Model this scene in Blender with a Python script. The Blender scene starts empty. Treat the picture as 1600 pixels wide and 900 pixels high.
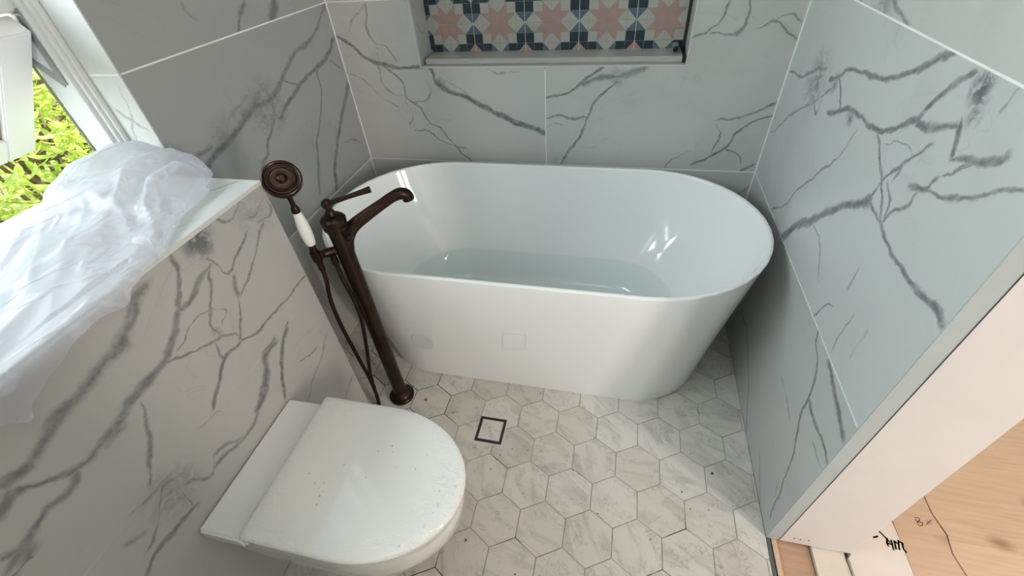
import bpy, bmesh, math, random
from mathutils import Vector, Matrix, noise
random.seed(7)
scene = bpy.context.scene
COL = scene.collection

# ------------------------------------------------------------------ camera
cam_d = bpy.data.cameras.new('camera')
cam = bpy.data.objects.new('camera', cam_d); COL.objects.link(cam)
cam_d.sensor_width = 36.0; cam_d.sensor_fit = 'HORIZONTAL'
cam_d.lens = 682.52 / 1600 * 36.0
cam_d.clip_start = 0.02; cam_d.clip_end = 200
cam.location = (0, 0, 1.4045)
cam.rotation_euler = (0.84712, 0.06561, 0.21777)
scene.camera = cam

# ------------------------------------------------------------------ sky, sun, exposure
w = bpy.data.worlds.new('sky'); scene.world = w; w.use_nodes = True
wn = w.node_tree; wn.nodes.clear()
sky = wn.nodes.new('ShaderNodeTexSky'); sky.sky_type = 'NISHITA'
sky.sun_disc = False; sky.sun_elevation = math.radians(48); sky.sun_rotation = math.radians(20)
sky.air_density = 1.6; sky.dust_density = 4.0; sky.ozone_density = 1.0
bg = wn.nodes.new('ShaderNodeBackground'); bg.inputs['Strength'].default_value = 0.5
wo = wn.nodes.new('ShaderNodeOutputWorld')
wn.links.new(sky.outputs[0], bg.inputs[0]); wn.links.new(bg.outputs[0], wo.inputs[0])

def light(name, kind, loc, direction, energy, color, **kw):
    d = bpy.data.lights.new(name, kind); o = bpy.data.objects.new(name, d); COL.objects.link(o)
    o.location = loc; o.rotation_euler = Vector(direction).to_track_quat('-Z', 'Y').to_euler()
    d.energy = energy; d.color = color
    for k, v in kw.items(): setattr(d, k, v)
    return o
SUN = light('sun', 'SUN', (0, 4, 6), (-.38, -.62, -.78), 9.0, (1, .95, .86), angle=.02)
# daylight that enters by the bathroom window (sky seen through the opening)
WIN = light('window_daylight', 'AREA', (-1.62, .1, 1.72), (1, 0.05, -.25), 42, (.93, .975, 1.0), shape='RECTANGLE', size=1.2, size_y=.8)
# tall window of the adjoining hall, its daylight comes in by the doorway on the right
HALL = light('hall_window_daylight', 'AREA', (2.16, -1.30, 1.35), (-.645, .764, -.12), 15, (.96, .97, 1.0), shape='RECTANGLE', size=.30, size_y=1.5)
HALL2 = light('hall_sunny_window_daylight', 'AREA', (2.46, -.98, 1.30), (-.78, .62, -.12), 33, (1.0, .87, .76), shape='RECTANGLE', size=.22, size_y=1.4)
# added fill light under the ceiling, unseen above the camera
FILL = light('ceiling_fill_light', 'AREA', (-.1, .15, 2.42), (0, 0, -1), 2.5, (.97, 1.0, .99), shape='DISK', size=.5)
scene.view_settings.view_transform = 'Standard'
scene.view_settings.look = 'None'
scene.view_settings.gamma = 1
scene.view_settings.exposure = 0.25

# ------------------------------------------------------------------ helpers
def mesh_obj(name, verts, faces, mat=None, parent=None, smooth=False, mats=None, fmat=None):
    me = bpy.data.meshes.new(name); me.from_pydata(verts, [], faces); me.update()
    o = bpy.data.objects.new(name, me); COL.objects.link(o)
    for m in (mats or ([mat] if mat else [])): me.materials.append(m)
    if fmat:
        for p, i in zip(me.polygons, fmat): p.material_index = i
    if smooth:
        for p in me.polygons: p.use_smooth = True
    if parent: o.parent = parent
    return o
def bm_obj(name, bm, mat=None, parent=None, smooth=False):
    me = bpy.data.meshes.new(name); bm.normal_update(); bm.to_mesh(me); bm.free()
    if mat: me.materials.append(mat)
    if smooth:
        for p in me.polygons: p.use_smooth = True
    o = bpy.data.objects.new(name, me); COL.objects.link(o)
    if parent: o.parent = parent
    return o
def empty(name, loc=(0, 0, 0)):
    o = bpy.data.objects.new(name, None); COL.objects.link(o); o.location = loc; o.empty_display_size = .05
    return o
def tag(o, label, cat, group=None):
    o['label'] = label; o['category'] = cat
    if group: o['group'] = group
    return o
def structure(o): o['kind'] = 'structure'; return o
def smooth_angle(o, deg=35):
    me = o.data
    bm = bmesh.new(); bm.from_mesh(me)
    for e in bm.edges:
        e.smooth = not (len(e.link_faces) == 2 and e.calc_face_angle(0) > math.radians(deg))
    for f in bm.faces: f.smooth = True
    bm.to_mesh(me); bm.free()
    return o
def add_box(bm, lo, hi):
    vs = [bm.verts.new((x, y, z)) for z in (lo[2], hi[2]) for y in (lo[1], hi[1]) for x in (lo[0], hi[0])]
    for f in ((0, 2, 3, 1), (4, 5, 7, 6), (0, 1, 5, 4), (2, 6, 7, 3), (0, 4, 6, 2), (1, 3, 7, 5)):
        bm.faces.new([vs[i] for i in f])
def boxes(name, bs, mat, parent=None, bevel=0):
    bm = bmesh.new()
    for lo, hi in bs: add_box(bm, lo, hi)
    if bevel: bmesh.ops.bevel(bm, geom=bm.edges[:], offset=bevel, segments=2, affect='EDGES', profile=.6)
    return bm_obj(name, bm, mat, parent)
def prism(name, poly, axis, a, b, mat, parent=None, bevel=0.0012):
    """polygon in the plane square to the axis (0=x: (y,z), 1=y: (x,z), 2=z: (x,y)), from a (back) to b (visible face)"""
    def P(u, v, c): return {0: (c, u, v), 1: (u, c, v), 2: (u, v, c)}[axis]
    bm = bmesh.new()
    n = len(poly)
    A = [bm.verts.new(P(u, v, a)) for u, v in poly]; B = [bm.verts.new(P(u, v, b)) for u, v in poly]
    fB = bm.faces.new(B); bm.faces.new(A[::-1])
    for i in range(n): bm.faces.new((A[i], A[(i + 1) % n], B[(i + 1) % n], B[i]))
    if bevel:
        bmesh.ops.bevel(bm, geom=[e for e in fB.edges], offset=bevel, segments=1, affect='EDGES')
    bmesh.ops.recalc_face_normals(bm, faces=bm.faces[:])
    return bm_obj(name, bm, mat, parent)
def frame_of(t):
    t = t.normalized(); up = Vector((0, 0, 1)) if abs(t.z) < .9 else Vector((1, 0, 0))
    a = t.cross(up).normalized(); return a, t.cross(a).normalized()
def tube(name, pts, rad, mat, parent=None, seg=16, cap=True, bmx=None):
    pts = [Vector(p) for p in pts]
    rads = rad if isinstance(rad, (list, tuple)) else [rad] * len(pts)
    bm = bmx or bmesh.new(); rings = []; pa = None
    for i, p in enumerate(pts):
        t = (pts[min(i + 1, len(pts) - 1)] - pts[max(i - 1, 0)])
        t.normalize()
        if pa is None: a, b = frame_of(t)
        else:
            a = (pa - t * pa.dot(t)).normalized(); b = t.cross(a).normalized()
        pa = a
        rings.append([bm.verts.new(p + (a * math.cos(q) + b * math.sin(q)) * rads[i]) for q in [2 * math.pi * k / seg for k in range(seg)]])
    for r0, r1 in zip(rings, rings[1:]):
        for k in range(seg): bm.faces.new((r0[k], r0[(k + 1) % seg], r1[(k + 1) % seg], r1[k]))
    if cap:
        bm.faces.new(rings[0][::-1]); bm.faces.new(rings[-1])
    if bmx: return None
    bmesh.ops.recalc_face_normals(bm, faces=bm.faces[:])
    return smooth_angle(bm_obj(name, bm, mat, parent), 40)
def lathe(name, base, axis, prof, mat, parent=None, seg=32):
    """prof: (distance along axis, radius)"""
    base = Vector(base); t = Vector(axis).normalized(); a, b = frame_of(t)
    bm = bmesh.new(); rings = []
    for d, r in prof:
        rings.append([bm.verts.new(base + t * d + (a * math.cos(q) + b * math.sin(q)) * max(r, 1e-4)) for q in [2 * math.pi * k / seg for k in range(seg)]])
    for r0, r1 in zip(rings, rings[1:]):
        for k in range(seg): bm.faces.new((r0[k], r0[(k + 1) % seg], r1[(k + 1) % seg], r1[k]))
    bm.faces.new(rings[0][::-1]); bm.faces.new(rings[-1])
    bmesh.ops.recalc_face_normals(bm, faces=bm.faces[:])
    return smooth_angle(bm_obj(name, bm, mat, parent), 32)
def catmull(pts, n=8):
    pts = [Vector(p) for p in pts]; out = []
    P = [pts[0] * 2 - pts[1]] + pts + [pts[-1] * 2 - pts[-2]]
    for i in range(1, len(P) - 2):
        for k in range(n):
            t = k / n; p0, p1, p2, p3 = P[i - 1], P[i], P[i + 1], P[i + 2]
            out.append(.5 * ((2 * p1) + (p2 - p0) * t + (2 * p0 - 5 * p1 + 4 * p2 - p3) * t * t + (3 * p1 - p0 - 3 * p2 + p3) * t ** 3))
    out.append(pts[-1]); return out

# ------------------------------------------------------------------ materials
class N:
    def __init__(s, name):
        s.m = bpy.data.materials.new(name); s.m.use_nodes = True; s.t = s.m.node_tree; s.t.nodes.clear()
        s.out = s.new('ShaderNodeOutputMaterial')
    def new(s, kind, **kw):
        n = s.t.nodes.new(kind)
        for k, v in kw.items(): setattr(n, k, v)
        return n
    def link(s, a, b): s.t.links.new(a, b)
    def put(s, sock, v):
        if isinstance(v, bpy.types.NodeSocket): s.link(v, sock)
        else: sock.default_value = v
    def math(s, op, a, b=0.0, c=0.0, clamp=False):
        n = s.new('ShaderNodeMath', operation=op); n.use_clamp = clamp
        for i, v in enumerate((a, b, c)): s.put(n.inputs[i], v)
        return n.outputs[0]
    def vmath(s, op, a, b=(0, 0, 0)):
        n = s.new('ShaderNodeVectorMath', operation=op); s.put(n.inputs[0], a); s.put(n.inputs[1], b)
        return n.outputs['Value'] if op in ('DOT_PRODUCT', 'LENGTH', 'DISTANCE') else n.outputs['Vector']
    def vscale(s, a, f):
        n = s.new('ShaderNodeVectorMath', operation='SCALE'); s.put(n.inputs[0], a); s.put(n.inputs['Scale'], f); return n.outputs[0]
    def noise(s, vec, scale, detail=2, rough=.5, dist=0.0):
        n = s.new('ShaderNodeTexNoise'); s.link(vec, n.inputs['Vector'])
        n.inputs['Scale'].default_value = scale; n.inputs['Detail'].default_value = detail
        n.inputs['Roughness'].default_value = rough; n.inputs['Distortion'].default_value = dist
        return n
    def rng(s, v, a, b, c=0.0, d=1.0, smooth=False):
        n = s.new('ShaderNodeMapRange'); n.clamp = True
        if smooth: n.interpolation_type = 'SMOOTHSTEP'
        s.put(n.inputs[0], v)
        for i, x in zip((1, 2, 3, 4), (a, b, c, d)): n.inputs[i].default_value = x
        return n.outputs[0]
    def mix(s, f, a, b):
        n = s.new('ShaderNodeMix', data_type='RGBA'); s.put(n.inputs[0], f); s.put(n.inputs[6], a); s.put(n.inputs[7], b)
        return n.outputs[2]
    def bsdf(s, **kw):
        n = s.new('ShaderNodeBsdfPrincipled')
        for k, v in kw.items(): s.put(n.inputs[k], v)
        s.link(n.outputs[0], s.out.inputs[0]); return n
    def bump(s, h, strength=.2, dist=.001):
        n = s.new('ShaderNodeBump'); s.link(h, n.inputs['Height']); n.inputs['Strength'].default_value = strength; n.inputs['Distance'].default_value = dist
        return n.outputs[0]
    def obj(s): return s.new('ShaderNodeTexCoord').outputs['Object']
def rgb(r, g, b): return (r, g, b, 1)
def plain(name, c, rough=.5, metal=0.0, var=.06, scale=8, bump=0.0, **kw):
    s = N(name); co = s.obj(); n = s.noise(co, scale, 3)
    f = s.rng(n.outputs[0], .3, .7)
    col = s.mix(f, rgb(*[x * (1 - var) for x in c]), rgb(*[min(1, x * (1 + var)) for x in c]))
    b = s.bsdf(**{'Base Color': col, 'Roughness': rough, 'Metallic': metal, **kw})
    if bump:
        n2 = s.noise(co, scale * 12, 3); s.link(s.bump(n2.outputs[0], bump), b.inputs['Normal'])
    return s.m

VEINS = {
 'back_left': [
  (11, 0.75, [(-1.083, 1.065), (-1.038, 1.042), (-0.988, 0.998), (-0.939, 0.97), (-0.861, 0.956), (-0.758, 0.956)]),
  (16, 0.9, [(-0.73, 0.955), (-0.706, 0.899), (-0.649, 0.864), (-0.596, 0.849), (-0.507, 0.799), (-0.432, 0.762), (-0.364, 0.737), (-0.288, 0.711)]),
  (6, 0.7, [(-0.436, 0.77), (-0.386, 0.759), (-0.352, 0.733)]),
  (6, 0.65, [(-0.924, 0.963), (-0.858, 0.906), (-0.843, 0.848), (-0.799, 0.803), (-0.777, 0.749), (-0.717, 0.706), (-0.671, 0.649), (-0.608, 0.579)]),
  (5, 0.6, [(-0.837, 0.711), (-0.785, 0.708), (-0.725, 0.66), (-0.659, 0.641), (-0.617, 0.639)]),
  (5, 0.5, [(-0.942, 0.96), (-0.936, 0.892), (-0.887, 0.855), (-0.842, 0.852)]),
  (4, 0.5, [(-0.853, 0.841), (-0.836, 0.772), (-0.859, 0.727)]),
  (5, 0.5, [(-0.813, 0.818), (-0.763, 0.834), (-0.736, 0.871), (-0.756, 0.906)]),
  (9, 0.4, [(-1.035, 1.064), (-1.001, 1.114), (-0.96, 1.143), (-0.926, 1.166)]),
  (7, 0.55, [(-0.928, 1.16), (-0.947, 1.075), (-0.927, 1.037), (-0.883, 1.023), (-0.86, 0.976)]),
  (4, 0.4, [(-1.151, 0.986), (-1.096, 0.95), (-1.017, 0.907), (-0.958, 0.848), (-0.899, 0.81)]),
  (4, 0.4, [(-0.507, 0.946), (-0.457, 0.929), (-0.369, 0.932)]),
  (4, 0.4, [(-0.71, 0.92), (-0.622, 0.885), (-0.594, 0.864)]),
 ],
 'back_right': [
  (9, 0.7, [(-0.28, 0.849), (-0.188, 0.867), (-0.129, 0.913), (-0.081, 0.95)]),
  (20, 0.6, [(-0.147, 0.892), (-0.093, 0.913), (-0.029, 0.923), (0.019, 0.933), (0.069, 0.949)]),
  (7, 0.75, [(-0.215, 0.581), (-0.187, 0.64), (-0.136, 0.717), (-0.123, 0.773), (-0.106, 0.819), (-0.061, 0.871), (-0.027, 0.906)]),
  (6, 0.7, [(-0.281, 0.763), (-0.241, 0.775), (-0.185, 0.767), (-0.123, 0.779)]),
  (4, 0.5, [(-0.28, 0.726), (-0.249, 0.741), (-0.217, 0.738)]),
  (5, 0.25, [(-0.134, 0.657), (-0.085, 0.662), (-0.04, 0.699), (0.017, 0.672)]),
  (6, 0.6, [(0.346, 0.769), (0.399, 0.777), (0.453, 0.803), (0.487, 0.821), (0.518, 0.835)]),
  (7, 0.75, [(0.288, 0.605), (0.353, 0.645), (0.395, 0.682), (0.411, 0.729), (0.456, 0.767), (0.52, 0.797)]),
  (5, 0.6, [(0.344, 0.751), (0.363, 0.713), (0.345, 0.649)]),
  (7, 0.6, [(0.387, 0.67), (0.439, 0.648), (0.461, 0.604)]),
  (6, 0.45, [(0.181, 0.579), (0.231, 0.628), (0.271, 0.655)]),
  (9, 0.7, [(0.468, 0.578), (0.51, 0.61)]),
  (9, 0.6, [(0.204, 1.032), (0.25, 1.055), (0.279, 1.088), (0.298, 1.131)]),
  (11, 0.6, [(0.263, 1.051), (0.307, 1.045), (0.342, 1.052), (0.358, 1.102), (0.355, 1.135)]),
  (9, 0.6, [(0.394, 1.057), (0.437, 1.073), (0.471, 1.055), (0.518, 1.027)]),
  (5, 0.5, [(0.435, 1.078), (0.476, 1.094), (0.516, 1.076)]),
 ],
 'right_mid': [
  (8, 0.7, [(1.661, 0.94), (1.548, 0.962), (1.471, 0.997), (1.404, 1.023)]),
  (9, 0.8, [(1.343, 1.009), (1.296, 1.027), (1.28, 1.043), (1.213, 1.064), (1.134, 1.076), (1.073, 1.086), (1.011, 1.117), (0.968, 1.146), (0.926, 1.171)]),
  (5, 0.7, [(1.296, 1.027), (1.262, 1.005), (1.221, 0.974)]),
  (9, 0.7, [(1.403, 0.933), (1.351, 0.917), (1.35, 0.956)]),
  (7, 0.55, [(1.657, 0.742), (1.591, 0.8), (1.479, 0.882), (1.368, 0.95), (1.306, 1.005)]),
  (9, 0.85, [(1.281, 0.95), (1.2, 0.981), (1.114, 0.997), (1.028, 1.009), (0.975, 1.03), (0.927, 1.061), (0.914, 1.089), (0.901, 1.113), (0.881, 1.141), (0.86, 1.159)]),
  (11, 0.7, [(0.927, 1.061), (0.882, 1.068), (0.843, 1.087), (0.813, 1.103)]),
  (6, 0.55, [(1.22, 0.794), (1.158, 0.87), (1.122, 0.922), (1.1, 0.976)]),
  (6, 0.7, [(1.016, 1.003), (0.973, 0.973), (0.929, 0.944)]),
  (7, 0.65, [(0.893, 0.963), (0.892, 0.991), (0.876, 1.018), (0.862, 1.039), (0.85, 1.053)]),
  (4, 0.5, [(0.984, 0.998), (0.939, 1.015), (0.9, 1.019), (0.88, 1.009)]),
  (11, 0.85, [(0.818, 1.11), (0.807, 1.093), (0.797, 1.075), (0.789, 1.052)]),
  (9, 0.8, [(0.789, 1.052), (0.757, 1.065), (0.727, 1.072), (0.699, 1.087), (0.696, 1.096)]),
  (8, 0.5, [(0.748, 1.142), (0.749, 1.163), (0.747, 1.176)]),
  (7, 0.6, [(0.764, 1.041), (0.746, 1.066)]),
  (6, 0.6, [(1.404, 0.584), (1.31, 0.662), (1.276, 0.737), (1.214, 0.802), (1.174, 0.851)]),
  (17, 0.95, [(1.255, 0.572), (1.187, 0.663), (1.106, 0.743), (1.054, 0.797), (0.973, 0.862), (0.935, 0.887)]),
  (6, 0.7, [(0.935, 0.887), (0.928, 0.92), (0.92, 0.95), (0.897, 0.987)]),
  (8, 0.75, [(0.935, 0.887), (0.879, 0.887), (0.847, 0.88), (0.788, 0.866), (0.75, 0.867), (0.721, 0.863), (0.691, 0.868)]),
  (11, 0.85, [(0.691, 0.868), (0.655, 0.874), (0.621, 0.879), (0.593, 0.871)]),
  (6, 0.7, [(0.861, 0.888), (0.849, 0.916), (0.816, 0.952), (0.815, 0.97)]),
  (6, 0.7, [(0.863, 0.886), (0.9, 0.922), (0.944, 0.957)]),
  (6, 0.7, [(0.86, 0.896), (0.87, 0.926), (0.907, 0.951)]),
  (14, 0.75, [(0.84, 0.971), (0.801, 0.987), (0.796, 1.01), (0.789, 1.021)]),
  (5, 0.6, [(0.789, 1.021), (0.759, 1.044), (0.738, 1.069)]),
  (7, 0.65, [(0.799, 0.985), (0.75, 1.005), (0.706, 1.028), (0.675, 1.055), (0.64, 1.083)]),
  (5, 0.5, [(1.104, 0.726), (1.027, 0.705), (0.967, 0.653)]),
  (5, 0.6, [(0.911, 0.579), (0.883, 0.635), (0.858, 0.659)]),
  (5, 0.5, [(0.851, 0.727), (0.849, 0.779)]),
  (5, 0.5, [(0.776, 0.597), (0.787, 0.644), (0.789, 0.698)]),
  (6, 0.4, [(0.716, 0.642), (0.726, 0.71), (0.729, 0.724)]),
 ],
 'right_low': [
  (6, 0.75, [(1.331, 0.19), (1.209, 0.188), (1.073, 0.121), (0.921, 0.005)]),
  (7, 0.75, [(0.857, 0.562), (0.796, 0.509), (0.763, 0.445), (0.745, 0.364), (0.696, 0.284), (0.658, 0.191), (0.624, 0.074)]),
  (8, 0.75, [(0.76, 0.443), (0.694, 0.435), (0.638, 0.439), (0.602, 0.431)]),
  (14, 0.85, [(0.764, 0.568), (0.721, 0.549), (0.683, 0.535), (0.637, 0.526), (0.6, 0.517)]),
  (6, 0.4, [(0.908, 0.339), (0.843, 0.337), (0.776, 0.321)]),
  (6, 0.6, [(0.809, 0.074), (0.724, 0.028), (0.648, -0.027)]),
  (5, 0.5, [(0.65, 0.113), (0.685, 0.178)]),
  (5, 0.5, [(0.669, 0.402), (0.61, 0.397)]),
 ],
 'left_mid': [
  (16, 0.6, [(1.665, 1.16), (1.598, 1.119), (1.522, 1.088), (1.416, 1.067), (1.352, 1.044), (1.314, 1.023)]),
  (12, 0.75, [(1.669, 1.056), (1.617, 1.024), (1.502, 0.997), (1.422, 0.981), (1.376, 0.97), (1.301, 0.953), (1.245, 0.924)]),
  (6, 0.6, [(1.323, 1.02), (1.356, 0.997), (1.391, 0.974)]),
  (30, 0.5, [(1.203, 1.021), (1.154, 0.996), (1.09, 0.975)]),
  (16, 0.75, [(1.296, 1.015), (1.246, 0.991), (1.159, 0.988), (1.087, 0.97), (1.026, 0.951), (0.958, 0.942), (0.897, 0.915)]),
  (12, 0.6, [(0.89, 0.955), (0.952, 0.957)]),
  (14, 0.3, [(1.152, 1.034), (1.082, 1.003), (0.959, 0.978)]),
  (8, 0.6, [(1.214, 0.929), (1.158, 0.889), (1.115, 0.851), (1.052, 0.809)]),
  (10, 0.6, [(1.51, 0.987), (1.495, 0.925), (1.428, 0.832), (1.354, 0.765), (1.317, 0.698), (1.283, 0.637)]),
  (17, 0.85, [(1.675, 0.892), (1.615, 0.846), (1.527, 0.777), (1.43, 0.678), (1.377, 0.585)]),
  (6, 0.5, [(1.518, 0.722), (1.594, 0.7), (1.655, 0.658)]),
  (6, 0.5, [(1.594, 1.001), (1.676, 0.953)]),
 ],
 'left_up': [
  (12, 0.6, [(1.291, 1.243), (1.244, 1.21), (1.216, 1.178)]),
  (30, 0.8, [(1.42, 1.224), (1.4, 1.204), (1.367, 1.176)]),
  (14, 0.35, [(1.077, 1.276), (1.071, 1.255), (1.093, 1.234)]),
 ],
 'box': [
  (9, 0.75, [(0.504, 0.941), (0.502, 0.913), (0.476, 0.873), (0.464, 0.842)]),
  (12, 0.6, [(0.571, 0.872), (0.52, 0.856), (0.482, 0.839), (0.457, 0.834)]),
  (15, 0.7, [(0.46, 0.838), (0.417, 0.807), (0.376, 0.784), (0.338, 0.783), (0.297, 0.775), (0.28, 0.775)]),
  (6, 0.65, [(0.374, 0.78), (0.414, 0.751), (0.456, 0.727), (0.514, 0.702), (0.527, 0.669)]),
  (6, 0.75, [(0.525, 0.672), (0.576, 0.654), (0.632, 0.658), (0.686, 0.654), (0.738, 0.659), (0.781, 0.656)]),
  (8, 0.8, [(0.52, 0.672), (0.465, 0.671), (0.424, 0.643), (0.38, 0.611)]),
  (5, 0.65, [(0.466, 0.712), (0.462, 0.689), (0.465, 0.671)]),
  (6, 0.65, [(0.559, 0.867), (0.537, 0.827), (0.507, 0.793), (0.486, 0.757), (0.486, 0.723)]),
  (7, 0.65, [(0.559, 0.888), (0.576, 0.868), (0.588, 0.829), (0.626, 0.845), (0.664, 0.861), (0.681, 0.871)]),
  (6, 0.6, [(0.742, 0.861), (0.689, 0.828), (0.671, 0.81), (0.64, 0.787), (0.586, 0.764)]),
  (10, 0.7, [(0.598, 0.813), (0.584, 0.793), (0.578, 0.766)]),
  (5, 0.65, [(0.575, 0.761), (0.551, 0.716), (0.522, 0.675)]),
  (6, 0.55, [(0.622, 0.964), (0.631, 0.933), (0.668, 0.916), (0.71, 0.937)]),
  (7, 0.5, [(0.727, 0.942), (0.709, 0.904), (0.724, 0.891), (0.778, 0.912), (0.778, 0.875), (0.728, 0.87)]),
  (18, 0.85, [(0.6, 0.597), (0.558, 0.584), (0.523, 0.542), (0.476, 0.506), (0.453, 0.495)]),
  (11, 0.85, [(0.655, 0.6), (0.612, 0.564), (0.563, 0.502), (0.532, 0.432)]),
  (7, 0.45, [(0.752, 0.442), (0.707, 0.408), (0.629, 0.38), (0.586, 0.347)]),
  (6, 0.5, [(0.699, 0.441), (0.623, 0.472)]),
  (6, 0.6, [(0.778, 0.218), (0.705, 0.19)]),
  (4, 0.5, [(0.404, 0.775), (0.467, 0.794), (0.507, 0.785), (0.534, 0.759), (0.509, 0.742)]),
  (20, 0.6, [(0.434, 0.935), (0.39, 0.895), (0.339, 0.864), (0.298, 0.86), (0.259, 0.849), (0.217, 0.846), (0.18, 0.839), (0.147, 0.822)]),
  (18, 0.75, [(0.108, 0.82), (0.129, 0.817), (0.144, 0.818)]),
  (15, 0.6, [(0.079, 0.789), (0.104, 0.797), (0.128, 0.786), (0.164, 0.756), (0.207, 0.751), (0.263, 0.764), (0.32, 0.774), (0.374, 0.785), (0.411, 0.801)]),
  (24, 0.45, [(0.214, 0.739), (0.234, 0.748), (0.259, 0.75)]),
  (12, 0.6, [(0.166, 0.752), (0.141, 0.734), (0.104, 0.736), (0.067, 0.72), (0.034, 0.709)]),
  (20, 0.55, [(0.044, 0.734), (0.059, 0.716), (0.052, 0.695), (0.034, 0.696)]),
  (8, 0.55, [(0.298, 0.754), (0.275, 0.7), (0.24, 0.653), (0.21, 0.608)]),
  (14, 0.4, [(0.154, 0.594), (0.205, 0.591), (0.253, 0.589)]),
  (11, 0.5, [(0.12, 0.509), (0.158, 0.518), (0.187, 0.557), (0.237, 0.579), (0.232, 0.513), (0.225, 0.465)]),
  (13, 0.55, [(0.307, 0.495), (0.363, 0.481), (0.415, 0.469), (0.461, 0.499), (0.498, 0.531)]),
  (10, 0.5, [(0.242, 0.539), (0.294, 0.491), (0.325, 0.52), (0.396, 0.477)]),
  (10, 0.6, [(0.097, 0.469), (0.133, 0.485), (0.179, 0.478), (0.229, 0.471)]),
  (12, 0.4, [(0.121, 0.559), (0.144, 0.541)]),
  (5, 0.4, [(0.335, 0.601), (0.385, 0.587), (0.386, 0.559)]),
 ],
 'right_mid_blob': [
  (1.431, 0.982, 0.058, 0.5),
  (0.813, 1.156, 0.023, 0.9),
  (1.161, 0.973, 0.016, 0.6),
  (0.797, 1.124, 0.016, 0.6),
  (1.31, 1.009, 0.018, 0.6),
 ],
 'left_mid_blob': [
  (1.201, 0.974, 0.064, 0.5),
  (1.015, 0.973, 0.042, 0.3),
  (1.247, 0.927, 0.023, 0.5),
 ],
 'box_blob': [
  (0.569, 0.922, 0.03, 0.9),
  (0.223, 0.549, 0.049, 0.4),
  (0.484, 0.731, 0.011, 0.8),
  (0.722, 0.902, 0.046, 0.25),
 ],
 'right_up_blob': [
  (1.227, 1.185, 0.043, 0.4),
 ],
 'back_right_blob': [
  (-0.022, 0.923, 0.03, 0.4),
 ],
 'back_left_blob': [
  (-0.69, 0.899, 0.019, 0.5),
  (-0.933, 0.99, 0.028, 0.3),
 ],
}


def monotone(pts):
    """cut a traced vein into stretches that run one way along their own chord"""
    pts = [Vector(p) for p in pts]
    if len(pts) < 3: return [pts]
    d = (pts[-1] - pts[0])
    if d.length > 1e-4:
        d.normalize(); ts = [p.dot(d) for p in pts]
        L = ts[-1] - ts[0]
        if all(b - a > .04 * L for a, b in zip(ts, ts[1:])) and max(abs((p - pts[0]).dot(Vector((-d.y, d.x)))) for p in pts) < 1.2 * L: return [pts]
    k = len(pts) // 2
    return monotone(pts[:k + 1]) + monotone(pts[k:])

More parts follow.
